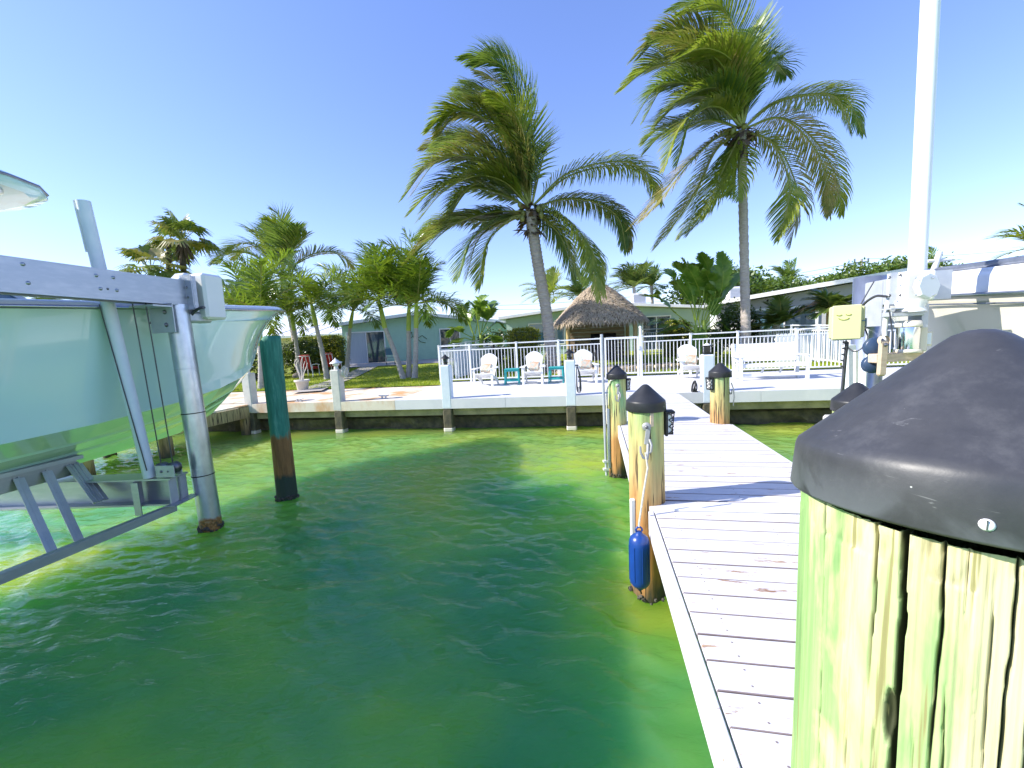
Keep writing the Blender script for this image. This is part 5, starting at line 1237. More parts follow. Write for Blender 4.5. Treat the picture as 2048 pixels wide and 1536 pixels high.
def red_chair(px, Y, rz, lab):
    g = yard(px, Y); t = thing('lawn_chair', lab, 'chair', g, rz, 'red cushioned lawn chairs by the hedge'); w = M['white_paint']
    for sx in (-1, 1):
        for yy in (-.25, .28): part('leg', MB().tube([(sx * .32, yy, 0), (sx * .30, yy * .9, .55)], .022, 6), w, t)
        part('arm', MB().tube([(sx * .32, -.3, .56), (sx * .33, 0, .60), (sx * .32, .3, .58)], .025, 6), w, t)
    mb = MB().tube([(-.30, .30, .3), (-.31, .42, 1.02), (.31, .42, 1.02), (.30, .30, .3)], .02, 6)
    for k in (-.1, .1): mb.tube([(k, .30, .35), (k, .42, 1.02)], .014, 5)
    part('frame', mb, w, t); part('cushion', MB().box((0, 0, .42), (.56, .54, .12), bevel=.03).box((0, .30, .78), (.54, .10, .62), Matrix.Rotation(R(-10), 3, 'X'), bevel=.03), M['red_fabric'], t)
red_chair(622, 20.5, R(170), 'red lawn chair behind the potted plant'); red_chair(668, 21.5, R(165), 'red lawn chair just left of the teal house corner')
g = yard(782, 25.0)
t = thing('folding_chair', 'dark folding chair against the teal house wall', 'chair', g, R(20))
part('frame', MB().tube([(-.25, -.3, 0), (-.25, .2, .45), (-.25, .35, 1.05), (.25, .35, 1.05), (.25, .2, .45), (.25, -.3, 0)], .018, 6).tube([(-.25, .35, 0), (-.25, -.25, .45), (.25, -.25, .45), (.25, .35, 0)], .018, 6), M['cable'], t)
part('seat', MB().box((0, 0, .45), (.48, .46, .02)), M['glass_blue'], t); part('back', MB().box((0, .30, .8), (.46, .02, .42), Matrix.Rotation(R(-12), 3, 'X')), M['glass_blue'], t)

# tiki hut
g = yard(1200, 20.0)
t = thing('tiki_hut', 'open tiki hut with shaggy thatched roof on wooden posts', 'hut', g, R(-8)); q = random.Random(4)
mb = MB(); EZ, AZ, RX, RY = 1.86, 3.78, 2.12, 1.9
def roofp(a, u):   # u 0 apex .. 1 eave; rounded-square plan
    c_, s_ = math.cos(a), math.sin(a); k = 1 / (abs(c_) ** 3.2 + abs(s_) ** 3.2) ** (1 / 3.2)
    z = AZ + (EZ - AZ) * (u ** 1.08) + .10 * math.sin(u * math.pi); return Vector((RX * k * c_ * u, RY * k * s_ * u, z))
vs = [roofp(2 * math.pi * j / 32, i / 8) for i in range(9) for j in range(32)]
mb.add(vs, [(i * 32 + j, i * 32 + (j + 1) % 32, (i + 1) * 32 + (j + 1) % 32, (i + 1) * 32 + j) for i in range(8) for j in range(32)]); part('roof_core', mb, M['fibre'], t)
mb = MB()
for _ in range(11000):
    a = q.uniform(0, 6.283); u = math.sqrt(q.uniform(.002, 1.0)); p = roofp(a, u); p2 = roofp(a + q.gauss(0, .035), u + .02); d = (p2 - p).normalized()
    nn = Vector((math.cos(a), math.sin(a), .9)).normalized(); sd = d.cross(nn).normalized(); l = q.uniform(.16, .42); w_ = q.uniform(.006, .016)
    d = (d + Vector((q.gauss(0, .10), q.gauss(0, .10), q.gauss(0, .06) - (.5 if u > .93 else .04)))).normalized(); p = p + nn * q.uniform(.0, .07)
    m_ = p + d * l * .5 + nn * q.uniform(-.01, .05); e = p + d * l + Vector((0, 0, -.05 * (u > .85)))
    mb.add([p - sd * w_, p + sd * w_, m_ + sd * w_, m_ - sd * w_, e], [(0, 1, 2, 3), (3, 2, 4)])
o = part('thatch', mb, M['thatch'], t); o['kind'] = 'stuff'
for sx in (-1.5, 1.5):
    for sy in (-1.25, 1.25): part('post', MB().tube([(sx, sy, -.2), (sx, sy, 1.98)], .10, 10), M['hut_post'], t)
for k in range(10): part('wall_board', MB().box((0, 1.45, .12 + k * .205), (2.8, .03, .196)), M['tan_board'], t)
part('beam', MB().box((0, -1.25, 2.05), (3.3, .12, .14)), M['hut_post'], t)
b_ = thing('grill', 'dark barbecue grill under the tiki hut roof', 'grill', g + Vector((.25, .3, 0)), R(-8))
part('lid', MB().tube([(-.6, 0, 1.08), (.6, 0, 1.08)], .26, 12), M['black'], b_); part('body', MB().box((0, 0, .85), (1.3, .5, .25)).box((0, 0, .4), (1.2, .45, .7)), M['black'], b_); part('handle', MB().tube([(-.45, -.28, 1.14), (.45, -.28, 1.14)], .018, 6), M['stainless'], b_)
for k, (px, Y, rz) in enumerate(((1150, 18.6, .3), (1236, 18.3, -.4))):
    gg = yard(px, Y); s_ = thing('bar_stool', ('dark wire bar stool left of the grill', 'dark wire bar stool right of the grill')[k], 'stool', gg, rz, 'bar stools by the tiki hut')
    part('seat', MB().lathe([(0, .76), (.2, .76), (.21, .73), (.0, .72)], n=14), M['black'], s_); part('back', MB().tube([(-.18, .12, .75), (-.17, .2, 1.05), (0, .24, 1.12), (.17, .2, 1.05), (.18, .12, .75)], .015, 6), M['black'], s_)
    for a in range(4): part('leg', MB().tube([(.12 * math.cos(a * 1.57 + .8), .12 * math.sin(a * 1.57 + .8), .73), (.22 * math.cos(a * 1.57 + .8), .22 * math.sin(a * 1.57 + .8), 0)], .014, 5), M['black'], s_)
# thatched umbrella at right
g = yard(1652, 16.5); t = thing('thatched_umbrella', 'small orange thatched umbrella behind the yellow box', 'umbrella', g)
mb = MB()
for _ in range(1500):
    a = q.uniform(0, 6.283); u = math.sqrt(q.uniform(0, 1)); p = Vector((math.cos(a) * .95 * u, math.sin(a) * .95 * u, 2.55 - .62 * u)); d = Vector((math.cos(a), math.sin(a), -.75)).normalized(); sd = Vector((-math.sin(a), math.cos(a), 0)); l = q.uniform(.14, .3)
    mb.add([p - sd * .012, p + sd * .012, p + d * l + Vector((0, 0, q.uniform(-.05, .03)))], [(0, 1, 2)])
o = part('thatch', mb, M['thatch_orange'], t); o['kind'] = 'stuff'; part('cone', MB().lathe([(0, 2.54), (.95, 1.92), (.9, 1.90)], n=16), M['thatch_orange'], t); part('pole', MB().tube([(0, 0, 0), (0, 0, 2.5)], .04, 8), M['hut_post'], t)
# garden steps / stone edging seen through the gate
g = yard(1238, 14.9); t = thing('stone_border', 'curved rows of pale stone blocks behind the gate', 'stone border', g)
bm_ = mesh_of('brick', MB().box((0, 0, .055), (.22, .11, .11), bevel=.012), M['brick'])
for ring_, rr in enumerate((1.1, 1.75, 2.4)):
    for k in range(int(9 + ring_ * 5)):
        a = R(205) + k * .26 / rr; x, y = rr * 1.3 * math.cos(a) + .5, rr * .8 * math.sin(a) + 1.6 + ring_ * .05; z = ground_z(g.x + x, g.y + y) - g.z
        for lv in range(2): share('brick', bm_, t, (x, y, z + lv * .115), (0, 0, a + R(90) + rnd.uniform(-.04, .04)))
def tiki_torch(px, Y, h, lab):
    g = yard(px, Y); t = thing('garden_torch', lab, 'torch', g, 0, 'black garden torches'); part('pole', MB().tube([(0, 0, 0), (0, 0, h)], .012, 6), M['black'], t); part('head', MB().lathe([(.015, h), (.045, h + .05), (.05, h + .16), (.02, h + .24), (0, h + .25)], n=10), M['black'], t)
tiki_torch(1193, 13.0, .70, 'black garden torch left of the gate'); tiki_torch(1243, 15.6, .80, 'black garden torch seen through the middle of the gate'); tiki_torch(1292, 14.6, .95, 'black garden torch right of the gate post')
# pot plant
g = yard(606, 14.2); t = thing('potted_plant', 'bare stemmed plant in a large white pot on the quay', 'potted plant', g)
part('pot', MB().lathe([(.15, 0), (.17, .02), (.21, .30), (.25, .31), (.255, .37), (.22, .37), (.20, .33), (0, .33)], n=28), M['pot'], t)
for k in range(5):
    a = k * 1.3; part('stem', MB().tube(smooth_pts([(.04 * math.cos(a), .04 * math.sin(a), .3), (.08 * math.cos(a), .06 * math.sin(a), .55), (.20 * math.cos(a), .12 * math.sin(a), .8 + .05 * k), (.17 * math.cos(a) + .08, .1 * math.sin(a), .95 + .05 * k)], 8), [.018] * 3 + [.014] * 3 + [.01] * 3, 6), M['pot'], t)
# utility poles with wires
def utility(px, py, Y, lab, h=9):
    p = at(px, py, Y); t = thing('utility_pole', lab, 'utility pole', (p.x, p.y, 0.3)); H_ = p.z - .3
    part('shaft', MB().tube([(0, 0, 0), (0, 0, H_)], .13, 8), M['utility_wood'], t); part('crossarm', MB().beam((-.9, 0, H_ - .5), (.9, 0, H_ - .3), .1, .12), M['utility_wood'], t)
    for x in (-.85, .85): part('insulator', MB().tube([(x, 0, H_ - .45), (x, 0, H_ + .05)], .09, 8), M['bolt'], t)
    return p
u1 = utility(1723, 518, 52, 'wooden utility pole with crossarm above the grey house roof'); u2 = utility(1864, 515, 46, 'pale utility pole behind the bow rail of the cream boat')
t = thing('power_lines', 'thin power lines sagging across the sky behind the houses', 'power line', (u1.x, u1.y, 0))
for k, (e, sag) in enumerate(((at(870, 612, 60), 1.5), (at(960, 618, 60), 1.8), (at(1400, 585, 60), 1.0))):
    s_ = u1 + Vector((0, 0, -.3 - .3 * k)); part('wire', MB().tube([s_.lerp(e, u) - Vector((0, 0, sag * 4 * u * (1 - u))) for u in np.linspace(0, 1, 14)], .022, 4), M['cable'], t, True)
part('wire', MB().tube([u1.lerp(u2 + Vector((30, 0, 2)), u) - Vector((0, 0, 3 * u * (1 - u))) for u in np.linspace(0, 1, 10)], .018, 4), M['cable'], t, True)
# ================================================================ VEGETATION
G3 = Vector((0, 0, -1))
def frond_mb(pts, leaf, n=46, w=.034, droop=.6, wind=Vector((-.35, .05, 0)), sidev=None, along=.55, rr=.03, start=.10, fold=.25, tipk=.35, q=rnd, seg=3, lfun=None, jit=.05):
    """a feather leaf: rachis through pts, leaflets on both sides that bend with wind and weight"""
    P = smooth_pts(pts, n); mb = MB(); k = len(P)
    ext = MB()
    mb.tube(P[::3] + ([P[-1]] if (k - 1) % 3 else []), [rr * (1 - .85 * i / (len(P[::3]) + 1)) for i in range(len(P[::3]) + (1 if (k - 1) % 3 else 0))], 5, mi=1)
    sp = sidev
    for i in range(int(start * k), k):
        u = (i / (k - 1) - start) / (1 - start); t = (P[min(i + 1, k - 1)] - P[max(i - 1, 0)]).normalized()
        s = t.cross(Vector((0, 0, 1))); s = s.normalized() if s.length > .15 else (sp or Vector((1, 0, 0)))
        if sp is not None and s.dot(sp) < 0: s = -s
        s = (s * .75 + (sp * .25 if sp is not None else Vector((0, 0, 0)))).normalized(); sp = s; nrm = s.cross(t).normalized()
        if nrm.z < 0: nrm = -nrm
        L = leaf * (.45 + .75 * math.sin(math.pi * min(1, u * .86 + .16)) ** .8) * (1 - .45 * u ** 4) if lfun is None else leaf * lfun(u)
        for sg in (-1, 1):
            l = L * q.uniform(.85, 1.1); d = (s * sg * (1 - .45 * u) + t * (along + .9 * u ** 2) + nrm * fold + Vector((q.gauss(0, jit), q.gauss(0, jit), q.gauss(0, jit)))).normalized()
            p = P[i]; ww = w * q.uniform(.8, 1.15); prev = None; vs = []
            wd = d.cross(nrm).normalized()
            for j in range(seg + 1):
                f = j / seg; wj = ww * (.6 if j == 0 else 1 if j < seg else .12) * (1 - .25 * f)
                vs += [p - wd * wj * .5, p + wd * wj * .5]
                d = (d + (G3 * droop * (.25 + f) + wind * (.3 + f)) * (1.0 / seg) * 1.6).normalized(); p = p + d * (l / seg)
            mb.add(vs, [(2 * j, 2 * j + 1, 2 * j + 3, 2 * j + 2) for j in range(seg)])
    return mb
def trunk(t, pts, r0, r1, m, rings=0, n=12, name='trunk', base=None):
    P = smooth_pts(pts, 200 if rings > 40 else 60); k = len(P); rs = []
    for i in range(k):
        u = i / (k - 1); r = r0 + (r1 - r0) * u
        if base: r += base * math.exp(-u * 14)
        if rings: r *= 1 + .15 * (((u * rings) % 1) - .5)
        rs.append(r)
    return part(name, MB().tube(P, rs, n), m, t, True)
LEAFSETS = ['palm_leaf', 'palm_leaf', 'palm_blue', 'palm_leaf', 'palm_dry']
def coco(label, px, Y, crown_px, crown_py, fronds, tp, r=(.22, .22), leaf=1.0, n=60, nuts=14, dead=70, wind=Vector((-.45, .0, 0)), Yc=None, w=.045, droop=.55, group=None, extra=0):
    g = yard(px, Y); t = thing('coconut_palm', label, 'palm tree', g, 0, group); Yc = Yc or Y; cr = at(crown_px, crown_py, Yc)
    trunk(t, [g - Vector((0, 0, .2))] + [at(a, b, Y + (Yc - Y) * (i + 1) / (len(tp) + 1)) for i, (a, b) in enumerate(tp)] + [cr], r[0], r[1], M['trunk'], 46, base=.10)
    for i, fr in enumerate(fronds):
        pts = fr[0]; dy = fr[1]; mt = M[fr[2]] if len(fr) > 2 else M[LEAFSETS[i % 5]]
        W = [at(a, b, Yc + dy * (j / (len(pts) - 1)) ** 1.3) for j, (a, b) in enumerate(pts)]
        W[0] = W[0].lerp(cr, .5)
        L = sum((W[j + 1] - W[j]).length for j in range(len(W) - 1))
        sv = (W[-1] - W[0]).cross(Vector((0, 0, 1)));
        sv = Vector((0, 1, 0)) if sv.length < .3 else sv.normalized()
        sv = (sv * .6 + Vector((0, 1 if sv.y >= 0 else -1, 0)) * .4).normalized()
        part('frond', frond_mb(W, leaf, int(n * max(.5, min(1.15, L / 4.2))), w, fr[3] if len(fr) > 3 else droop, wind, sv, rr=.045, start=.09), [mt, M['rachis']], t, True)
        for e in range(extra):
            jj = rnd.uniform(-1, 1) * 26; kk = rnd.uniform(-1, 1) * 20; dd = rnd.uniform(-1.8, 1.8)
            W2 = [at(a + jj * u, b + kk * u, Yc + (dy + dd) * u ** 1.2) for (a, b), u in zip(pts, [j / (len(pts) - 1) for j in range(len(pts))])]; W2[0] = W[0]
            if pts[-1][0] < crown_px + (10 if e else 400): part('frond', frond_mb(W2, leaf, int(n * max(.5, min(1.15, L / 4.2)) * .9), w, fr[3] if len(fr) > 3 else droop, wind, sv, rr=.04, start=.16), [M[LEAFSETS[(i + 2 + e) % 5]], M['rachis']], t, True)
    q = random.Random(crown_px)
    for k in range(nuts):
        a = q.uniform(0, 6.28); rr_ = q.uniform(.25, .6); c = cr + Vector((rr_ * math.cos(a), rr_ * math.sin(a), q.uniform(-.45, .15))); part('coconut', MB().ball(c, q.uniform(.10, .14), 8, sq=(.9, .9, 1.15)), M['coconut'], t, True)
    mb = MB()
    for k in range(dead):
        a = q.uniform(0, 6.28); l = q.uniform(.4, 1.15); d = Vector((math.cos(a), math.sin(a), 0)); p = cr + d * .18 + Vector((0, 0, q.uniform(-.9, .15))); e = p + d * l * .5 + Vector((0, 0, q.uniform(-.6, .15) * l)); sd = Vector((-d.y, d.x, 0)) * q.uniform(.04, .11)
        mb.add([p - sd, p + sd, p.lerp(e, .6) + sd * .8 + Vector((0, 0, .05)), p.lerp(e, .6) - sd * .8, e], [(0, 1, 2, 3), (3, 2, 4)])
    o = part('crown_fibre', mb, M['fibre'], t, True); o['kind'] = 'stuff'
    return t
c1 = (1060, 412)
coco('tall coconut palm leaning left behind the chairs, trunk thick and ringed', 1104, 16.4, 1061, 420, [
    ([(1060, 400), (1060, 300), (1040, 190), (1000, 128), (940, 128)], -.6, 'palm_blue'),
    ([(1056, 400), (1020, 290), (960, 232), (900, 222), (853, 262)], .2),
    ([(1052, 402), (1005, 345), (930, 316), (860, 330), (803, 400)], -1.2),
    ([(1054, 408), (1010, 365), (950, 352), (885, 385), (838, 440)], -1.8),
    ([(1048, 425), (985, 425), (915, 442), (860, 475), (812, 525)], -.8),
    ([(1056, 398), (1010, 280), (960, 200), (905, 190)], 1.4, 'palm_blue'),
    ([(1072, 402), (1130, 350), (1215, 324), (1275, 332), (1300, 390)], -.5, 'palm_leaf', .95),
    ([(1075, 410), (1130, 398), (1195, 406), (1238, 438), (1252, 500)], .9, 'palm_blue', .95),
    ([(1072, 425), (1115, 428), (1160, 465), (1188, 510), (1208, 585)], -1.6, 'palm_leaf', .8),
    ([(1068, 395), (1080, 340), (1092, 300), (1106, 288)], .3, 'palm_blue'),
    ([(1050, 432), (1000, 445), (955, 482), (932, 560)], -.3, 'palm_dry', .8),
    ([(1068, 430), (1095, 445), (1125, 480), (1150, 560)], .8, 'palm_blue', .8),
    ([(1056, 396), (1032, 290), (1000, 195), (925, 162)], .9),
    ([(1050, 410), (1000, 385), (940, 378), (888, 452)], .5, 'palm_blue'),
    ([(1056, 398), (1025, 330), (965, 285), (890, 300)], -.6),
    ([(1046, 425), (985, 440), (905, 440), (842, 480)], 1.0, 'palm_dry', .8),
    ([(1052, 402), (1000, 330), (930, 270), (862, 300)], .9, 'palm_blue'),
    ([(1062, 400), (1050, 320), (1020, 240), (960, 200)], .3),
], [(1100, 690), (1092, 620), (1078, 540), (1067, 470)], leaf=1.2, n=84, w=.056, extra=2)
coco('tallest coconut palm with straight grey trunk rising behind the white bench', 1492, 16.2, 1484, 262, [
    ([(1487, 240), (1482, 120), (1458, 34), (1420, 8), (1354, 30)], -.8),
    ([(1486, 240), (1478, 150), (1452, 108), (1405, 92), (1352, 112)], -1.6),
    ([(1482, 240), (1440, 110), (1390, 62), (1330, 66), (1276, 118)], .3, 'palm_blue'),
    ([(1480, 240), (1420, 160), (1355, 130), (1300, 135), (1238, 182)], .8),
    ([(1478, 242), (1420, 190), (1365, 165), (1310, 178), (1264, 248)], -.2, 'palm_blue'),
    ([(1478, 245), (1440, 215), (1395, 222), (1355, 262), (1328, 338)], -1.6),
    ([(1474, 250), (1420, 240), (1370, 255), (1325, 268), (1290, 305)], .6, 'palm_blue'),
    ([(1474, 262), (1430, 278), (1370, 332), (1312, 400), (1260, 455)], -.6, 'palm_dry', .75),
    ([(1476, 266), (1432, 300), (1392, 380), (1350, 440), (1308, 492)], .6, 'palm_dry', .75),
    ([(1480, 270), (1455, 330), (1425, 405), (1376, 468)], -1.0, 'palm_leaf', .75),
    ([(1494, 248), (1545, 206), (1620, 188), (1675, 196), (1702, 262)], -.5, 'palm_leaf', .95),
    ([(1494, 252), (1560, 236), (1622, 286), (1655, 360), (1658, 428)], .4, 'palm_dry', .9),
    ([(1492, 262), (1545, 286), (1578, 360), (1574, 420), (1556, 480)], -1.2, 'palm_leaf', .85),
    ([(1490, 240), (1510, 172), (1548, 128), (1572, 150)], .8, 'palm_blue', .9),
    ([(1488, 236), (1495, 140), (1500, 70), (1528, 45)], 1.0, 'palm_blue'),
    ([(1489, 236), (1500, 175), (1520, 120), (1540, 106)], -.2, 'palm_blue'),
    ([(1484, 275), (1476, 305), (1466, 340), (1460, 385)], .6, 'palm_blue', .8),
    ([(1482, 238), (1445, 140), (1385, 100), (1300, 75)], -.6),
    ([(1476, 246), (1425, 195), (1365, 200), (1312, 250)], .9),
    ([(1484, 238), (1465, 160), (1425, 130), (1370, 140)], .4),
    ([(1482, 240), (1450, 185), (1410, 175), (1350, 205)], -1.3),
], [(1491, 640), (1489, 540), (1486, 400), (1484, 310)], r=(.175, .145), leaf=1.12, n=84, w=.050, extra=1)
# palm behind the Christmas palms
coco('coconut palm with upright fronds rising behind the small palms at left', 600, 25.5, 562, 545, [
    ([(560, 535), (548, 490), (536, 450)], .5), ([(563, 535), (568, 490), (562, 440), (545, 420)], -.5, 'palm_blue'), ([(553, 540), (515, 492), (475, 488), (455, 505)], .6, 'palm_blue'),
    ([(550, 545), (500, 508), (450, 508), (424, 528)], -.6, 'palm_blue'), ([(570, 538), (590, 490), (610, 462)], .4), ([(566, 535), (582, 480), (590, 452)], -.8, 'palm_blue'), ([(557, 537), (525, 478), (508, 465)], -.2),
    ([(570, 545), (620, 510), (668, 505), (690, 530)], .6, 'palm_blue'), ([(555, 550), (515, 545), (480, 580)], .2), ([(572, 552), (610, 560), (635, 590)], .3)],
    [(590, 680), (575, 600)], leaf=1.15, n=64, nuts=0, dead=8, w=.07, extra=1, droop=.35, wind=Vector((-.3, 0, 0)), r=(.2, .16))
def feather_crown(t, cr, nf, L, leaf, m, seed, n=26, w=.06, droop=.45, el=(15, 75), wind=Vector((-.25, 0, 0)), sag=.55, az0=0, name='frond', rr=.03, along=.6, lean=Vector((-.12, 0, 0)), fold=.3, jit=.08):
    q = random.Random(seed)
    for k in range(nf):
        a = az0 + 2 * math.pi * k / nf + q.uniform(-.25, .25); e = R(q.uniform(*el)); l = L * q.uniform(.85, 1.1); h = Vector((math.cos(a), math.sin(a), 0))
        d = h * math.cos(e) + Vector((0, 0, math.sin(e))); pts = []; p = Vector(cr)
        for j in range(6):
            pts.append(p.copy()); p = p + d * (l / 5); d = (d + G3 * sag * (.25 + .14 * j) + lean * .5).normalized()
        part(name, frond_mb(pts, leaf, n, w, droop, wind, Vector((-h.y, h.x, 0)), along, rr, q=q, fold=fold, start=.12, jit=jit), [m if not isinstance(m, list) else q.choice(m), M['rachis']], t, True)
def xmas_palm(label, px, Y, tops, seed, L=1.9, group='small christmas palms on the left lawn'):
    """tops: (mid_px, mid_py, top_px, top_py) of one trunk"""
    g = yard(px, Y); t = thing('christmas_palm', label, 'palm tree', g, 0, group); mx, my, tx, ty = tops
    a, b_ = at(mx, my, Y), at(tx, ty, Y)
    trunk(t, [g - Vector((0, 0, .1)), g.lerp(a, .5) + Vector((.02, 0, 0)), a], .12, .085, M['pale_trunk'], 24, 10, base=.05)
    part('crownshaft', MB().tube([a - Vector((0, 0, .03)), a.lerp(b_, .35), a.lerp(b_, .8), b_], [.095, .10, .075, .05], 10), M['crownshaft'], t, True)
    feather_crown(t, b_ - Vector((0, 0, .04)), 14, L * 1.32, .86, M['adonidia'], seed, 50, .050, .72, (-5, 85), Vector((-.34, 0, 0)), .66, fold=.5, jit=.22)
xmas_palm('christmas palm with the most slanting trunk, left of the pair near the patio corner', 808, 17.0, (770, 655, 757, 598), 3)
xmas_palm('christmas palm with upright trunk, left one of the close pair', 817, 17.2, (817, 660, 818, 610), 5, 1.7)
xmas_palm('christmas palm with upright trunk, right one of the close pair', 829, 16.8, (832, 655, 833, 605), 7, 2.0)
xmas_palm('slanting christmas palm behind the grey post with the rope', 655, 18.6, (632, 650, 622, 605), 11, 2.0)
xmas_palm('christmas palm standing at the corner of the teal house', 692, 21.0, (700, 655, 706, 620), 13, 2.0)
xmas_palm('christmas palm with pale trunk beside the green piling', 522, 15.6, (520, 690, 518, 630), 17, 1.9)
xmas_palm('christmas palm at far left partly behind the boat bow', 482, 19.5, (488, 660, 492, 622), 19, 2.1)
xmas_palm('dark trunked palm right of the green piling', 600, 20.5, (588, 660, 582, 622), 23, 2.1)
# fan palms
def fan_mb(c, d, r, q):
    mb = MB(); d = d.normalized(); s = d.cross(Vector((0, 0, 1))).normalized(); u = s.cross(d); n = 20
    for k in range(n):
        a = R(-125 + 250 * k / (n - 1)); dd = (d * math.cos(a) + s * math.sin(a)).normalized(); l = r * q.uniform(.85, 1.1) * (1 - .2 * abs(a) / 2.2); w_ = r * .065
        sd = (-d * math.sin(a) + s * math.cos(a)) * w_; m_ = c + dd * l * .6 + u * .05 * r; e = c + dd * l + G3 * l * q.uniform(.12, .35)
        mb.add([c, c + dd * l * .3 - sd * .6, m_ - sd, m_ + sd, c + dd * l * .3 + sd * .6, e - sd * .2, e + sd * .2], [(0, 1, 4), (1, 2, 3, 4), (2, 5, 6, 3)])
    return mb
def fan_palm(label, px, Y, cx, cy, r, n, seed, skirt=False):
    g = yard(px, Y); t = thing('fan_palm', label, 'palm tree', g, 0, 'fan palms behind the boat'); q = random.Random(seed); cr = at(cx, cy, Y)
    trunk(t, [g, g.lerp(cr, .5), cr], .18, .14, M['bark'], 30, 10)
    for k in range(n):
        a = 2 * math.pi * k / n + q.uniform(-.3, .3); e = R(q.uniform(-20, 80)); d = Vector((math.cos(a) * math.cos(e), math.sin(a) * math.cos(e), math.sin(e))); c = cr + d * r * q.uniform(.6, .9)
        o = part('fan_leaf', fan_mb(c, (d + Vector((-.2, 0, -.3))), r * .72, q).tube([cr, c], .02, 4, mi=1), [M['fan_leaf'] if q.random() < .7 else M['palm_dry'], M['rachis']], t, True)
    if skirt:
        mb = MB()
        for k in range(70):
            a = q.uniform(0, 6.28); d = Vector((math.cos(a), math.sin(a), 0)); p = cr + d * .15 + G3 * q.uniform(0, .5); e = p + d * q.uniform(.2, .6) + G3 * q.uniform(.6, 1.3); sd = Vector((-d.y, d.x, 0)) * .06; mb.add([p - sd, p + sd, e], [(0, 1, 2)])
        o = part('dead_skirt', mb, M['fibre'], t, True); o['kind'] = 'stuff'
fan_palm('fan palm with brown dead skirt, tallest of those behind the boat', 372, 24, 366, 482, 1.35, 15, 2, True); fan_palm('fan palm with yellowish leaves left of the tallest one', 335, 25, 338, 490, 1.1, 11, 3)
fan_palm('low yellow green fan palm behind the lift beam', 300, 23, 302, 540, 1.35, 14, 4); fan_palm('low fan palm directly left of the gear cover', 352, 26, 352, 545, 1.2, 9, 5)
feather = None
# distant palms
def far_palm(label, px, Y, cx, cy, L, seed, m='palm_leaf', nf=11, leaf=.75, wind=Vector((-.5, 0, 0)), grp='distant palms beyond the houses'):
    g = yard(px, Y); t = thing('palm_tree', label, 'palm tree', g, 0, grp); cr = at(cx, cy, Y); trunk(t, [g, g.lerp(cr, .5), cr], .17, .13, M['pale_trunk'], 0, 8)
    feather_crown(t, cr, nf + 4, L, leaf * 1.25, M[m], seed, 26, .085, .45, (-5, 80), wind, .45, lean=Vector((-.3, 0, 0)))
far_palm('distant windblown palm just behind the leaning coconut trunk', 1096, 34, 1098, 590, 2.5, 31); far_palm('distant bluish palm left of the tiki hut top', 1158, 36, 1160, 592, 2.4, 32, 'palm_blue')
far_palm('distant round palm right of the tiki hut top', 1272, 34, 1268, 575, 2.3, 33, 'fan_leaf', 14, .9); far_palm('distant dark small palm beside the rooftop air conditioner', 1308, 36, 1303, 572, 1.5, 34, 'palm_blue', 8)
far_palm('distant palm poking above the tree line right of the tall trunk', 1573, 45, 1575, 562, 2.4, 35, 'palm_blue'); far_palm('distant windblown palm behind the cream boat guide pole', 1862, 45, 1862, 545, 2.6, 36, 'palm_blue')
far_palm('distant palm tops showing above the boat rail at left', 215, 40, 190, 596, 2.2, 37, 'palm_blue'); far_palm('second distant palm top showing above the boat rail', 110, 42, 96, 604, 2.0, 38, 'palm_blue', 9)
far_palm('coconut palm mostly outside the right edge of the picture', 2120, 22, 2105, 505, 3.0, 39, 'palm_leaf', 10, .8, Vector((-.3, 0, 0))); far_palm('yellow green palm against the grey house window', 1545, 17.5, 1553, 652, 1.35, 40, 'fan_leaf', 12, .4, Vector((-.15, 0, 0)), 'garden palms by the grey house')
far_palm('low palm under the orange thatched umbrella', 1668, 15.5, 1666, 618, 1.1, 41, 'fan_leaf', 11, .4, Vector((-.15, 0, 0)), 'garden palms by the grey house')
# leaf clumps
def leaf_cloud(c, rad, n, size, q, mb=None, hollow=.45, clumps=0):
    mb = mb or MB(); c = Vector(c); cl = [Vector((q.gauss(0, 1), q.gauss(0, 1), q.gauss(0, 1))).normalized() * q.uniform(.55, .95) for _ in range(clumps)] if clumps else None
    for _ in range(n):
        if cl: v = q.choice(cl) + Vector((q.gauss(0, .16), q.gauss(0, .16), q.gauss(0, .14)))
        else: v = Vector((q.gauss(0, 1), q.gauss(0, 1), q.gauss(0, 1))).normalized() * q.uniform(hollow, 1) ** .6
        p = c + Vector((v.x * rad[0], v.y * rad[1], v.z * rad[2])); a = Vector((q.gauss(0, 1), q.gauss(0, 1), q.gauss(0, .7))).normalized(); b_ = a.cross(Vector((q.gauss(0, 1), q.gauss(0, 1), q.gauss(0, 1)))).normalized(); s = size * q.uniform(.6, 1.3)
        mb.add([p - a * s * .2, p + b_ * s * .32 + a * s * .3, p + a * s, p - b_ * s * .32 + a * s * .3], [(0, 1, 2, 3)])
    return mb
def bush(label, px, Y, rad, m, n, size, seed, cat='bush', name='bush', lift=0, clumps=0):
    g = yard(px, Y); t = thing(name, label, cat, g); q = random.Random(seed)
    mb = MB(); 
    for k in range(5): a = k * 1.256; mb.tube([(0, 0, 0), (math.cos(a) * rad[0] * .5, math.sin(a) * rad[1] * .5, rad[2] * 1.2 + lift)], .03, 5)
    part('stem', mb, M['bark'], t); o = part('foliage', leaf_cloud((0, 0, rad[2] + lift), rad, n, size, q, clumps=clumps), M[m], t); return t
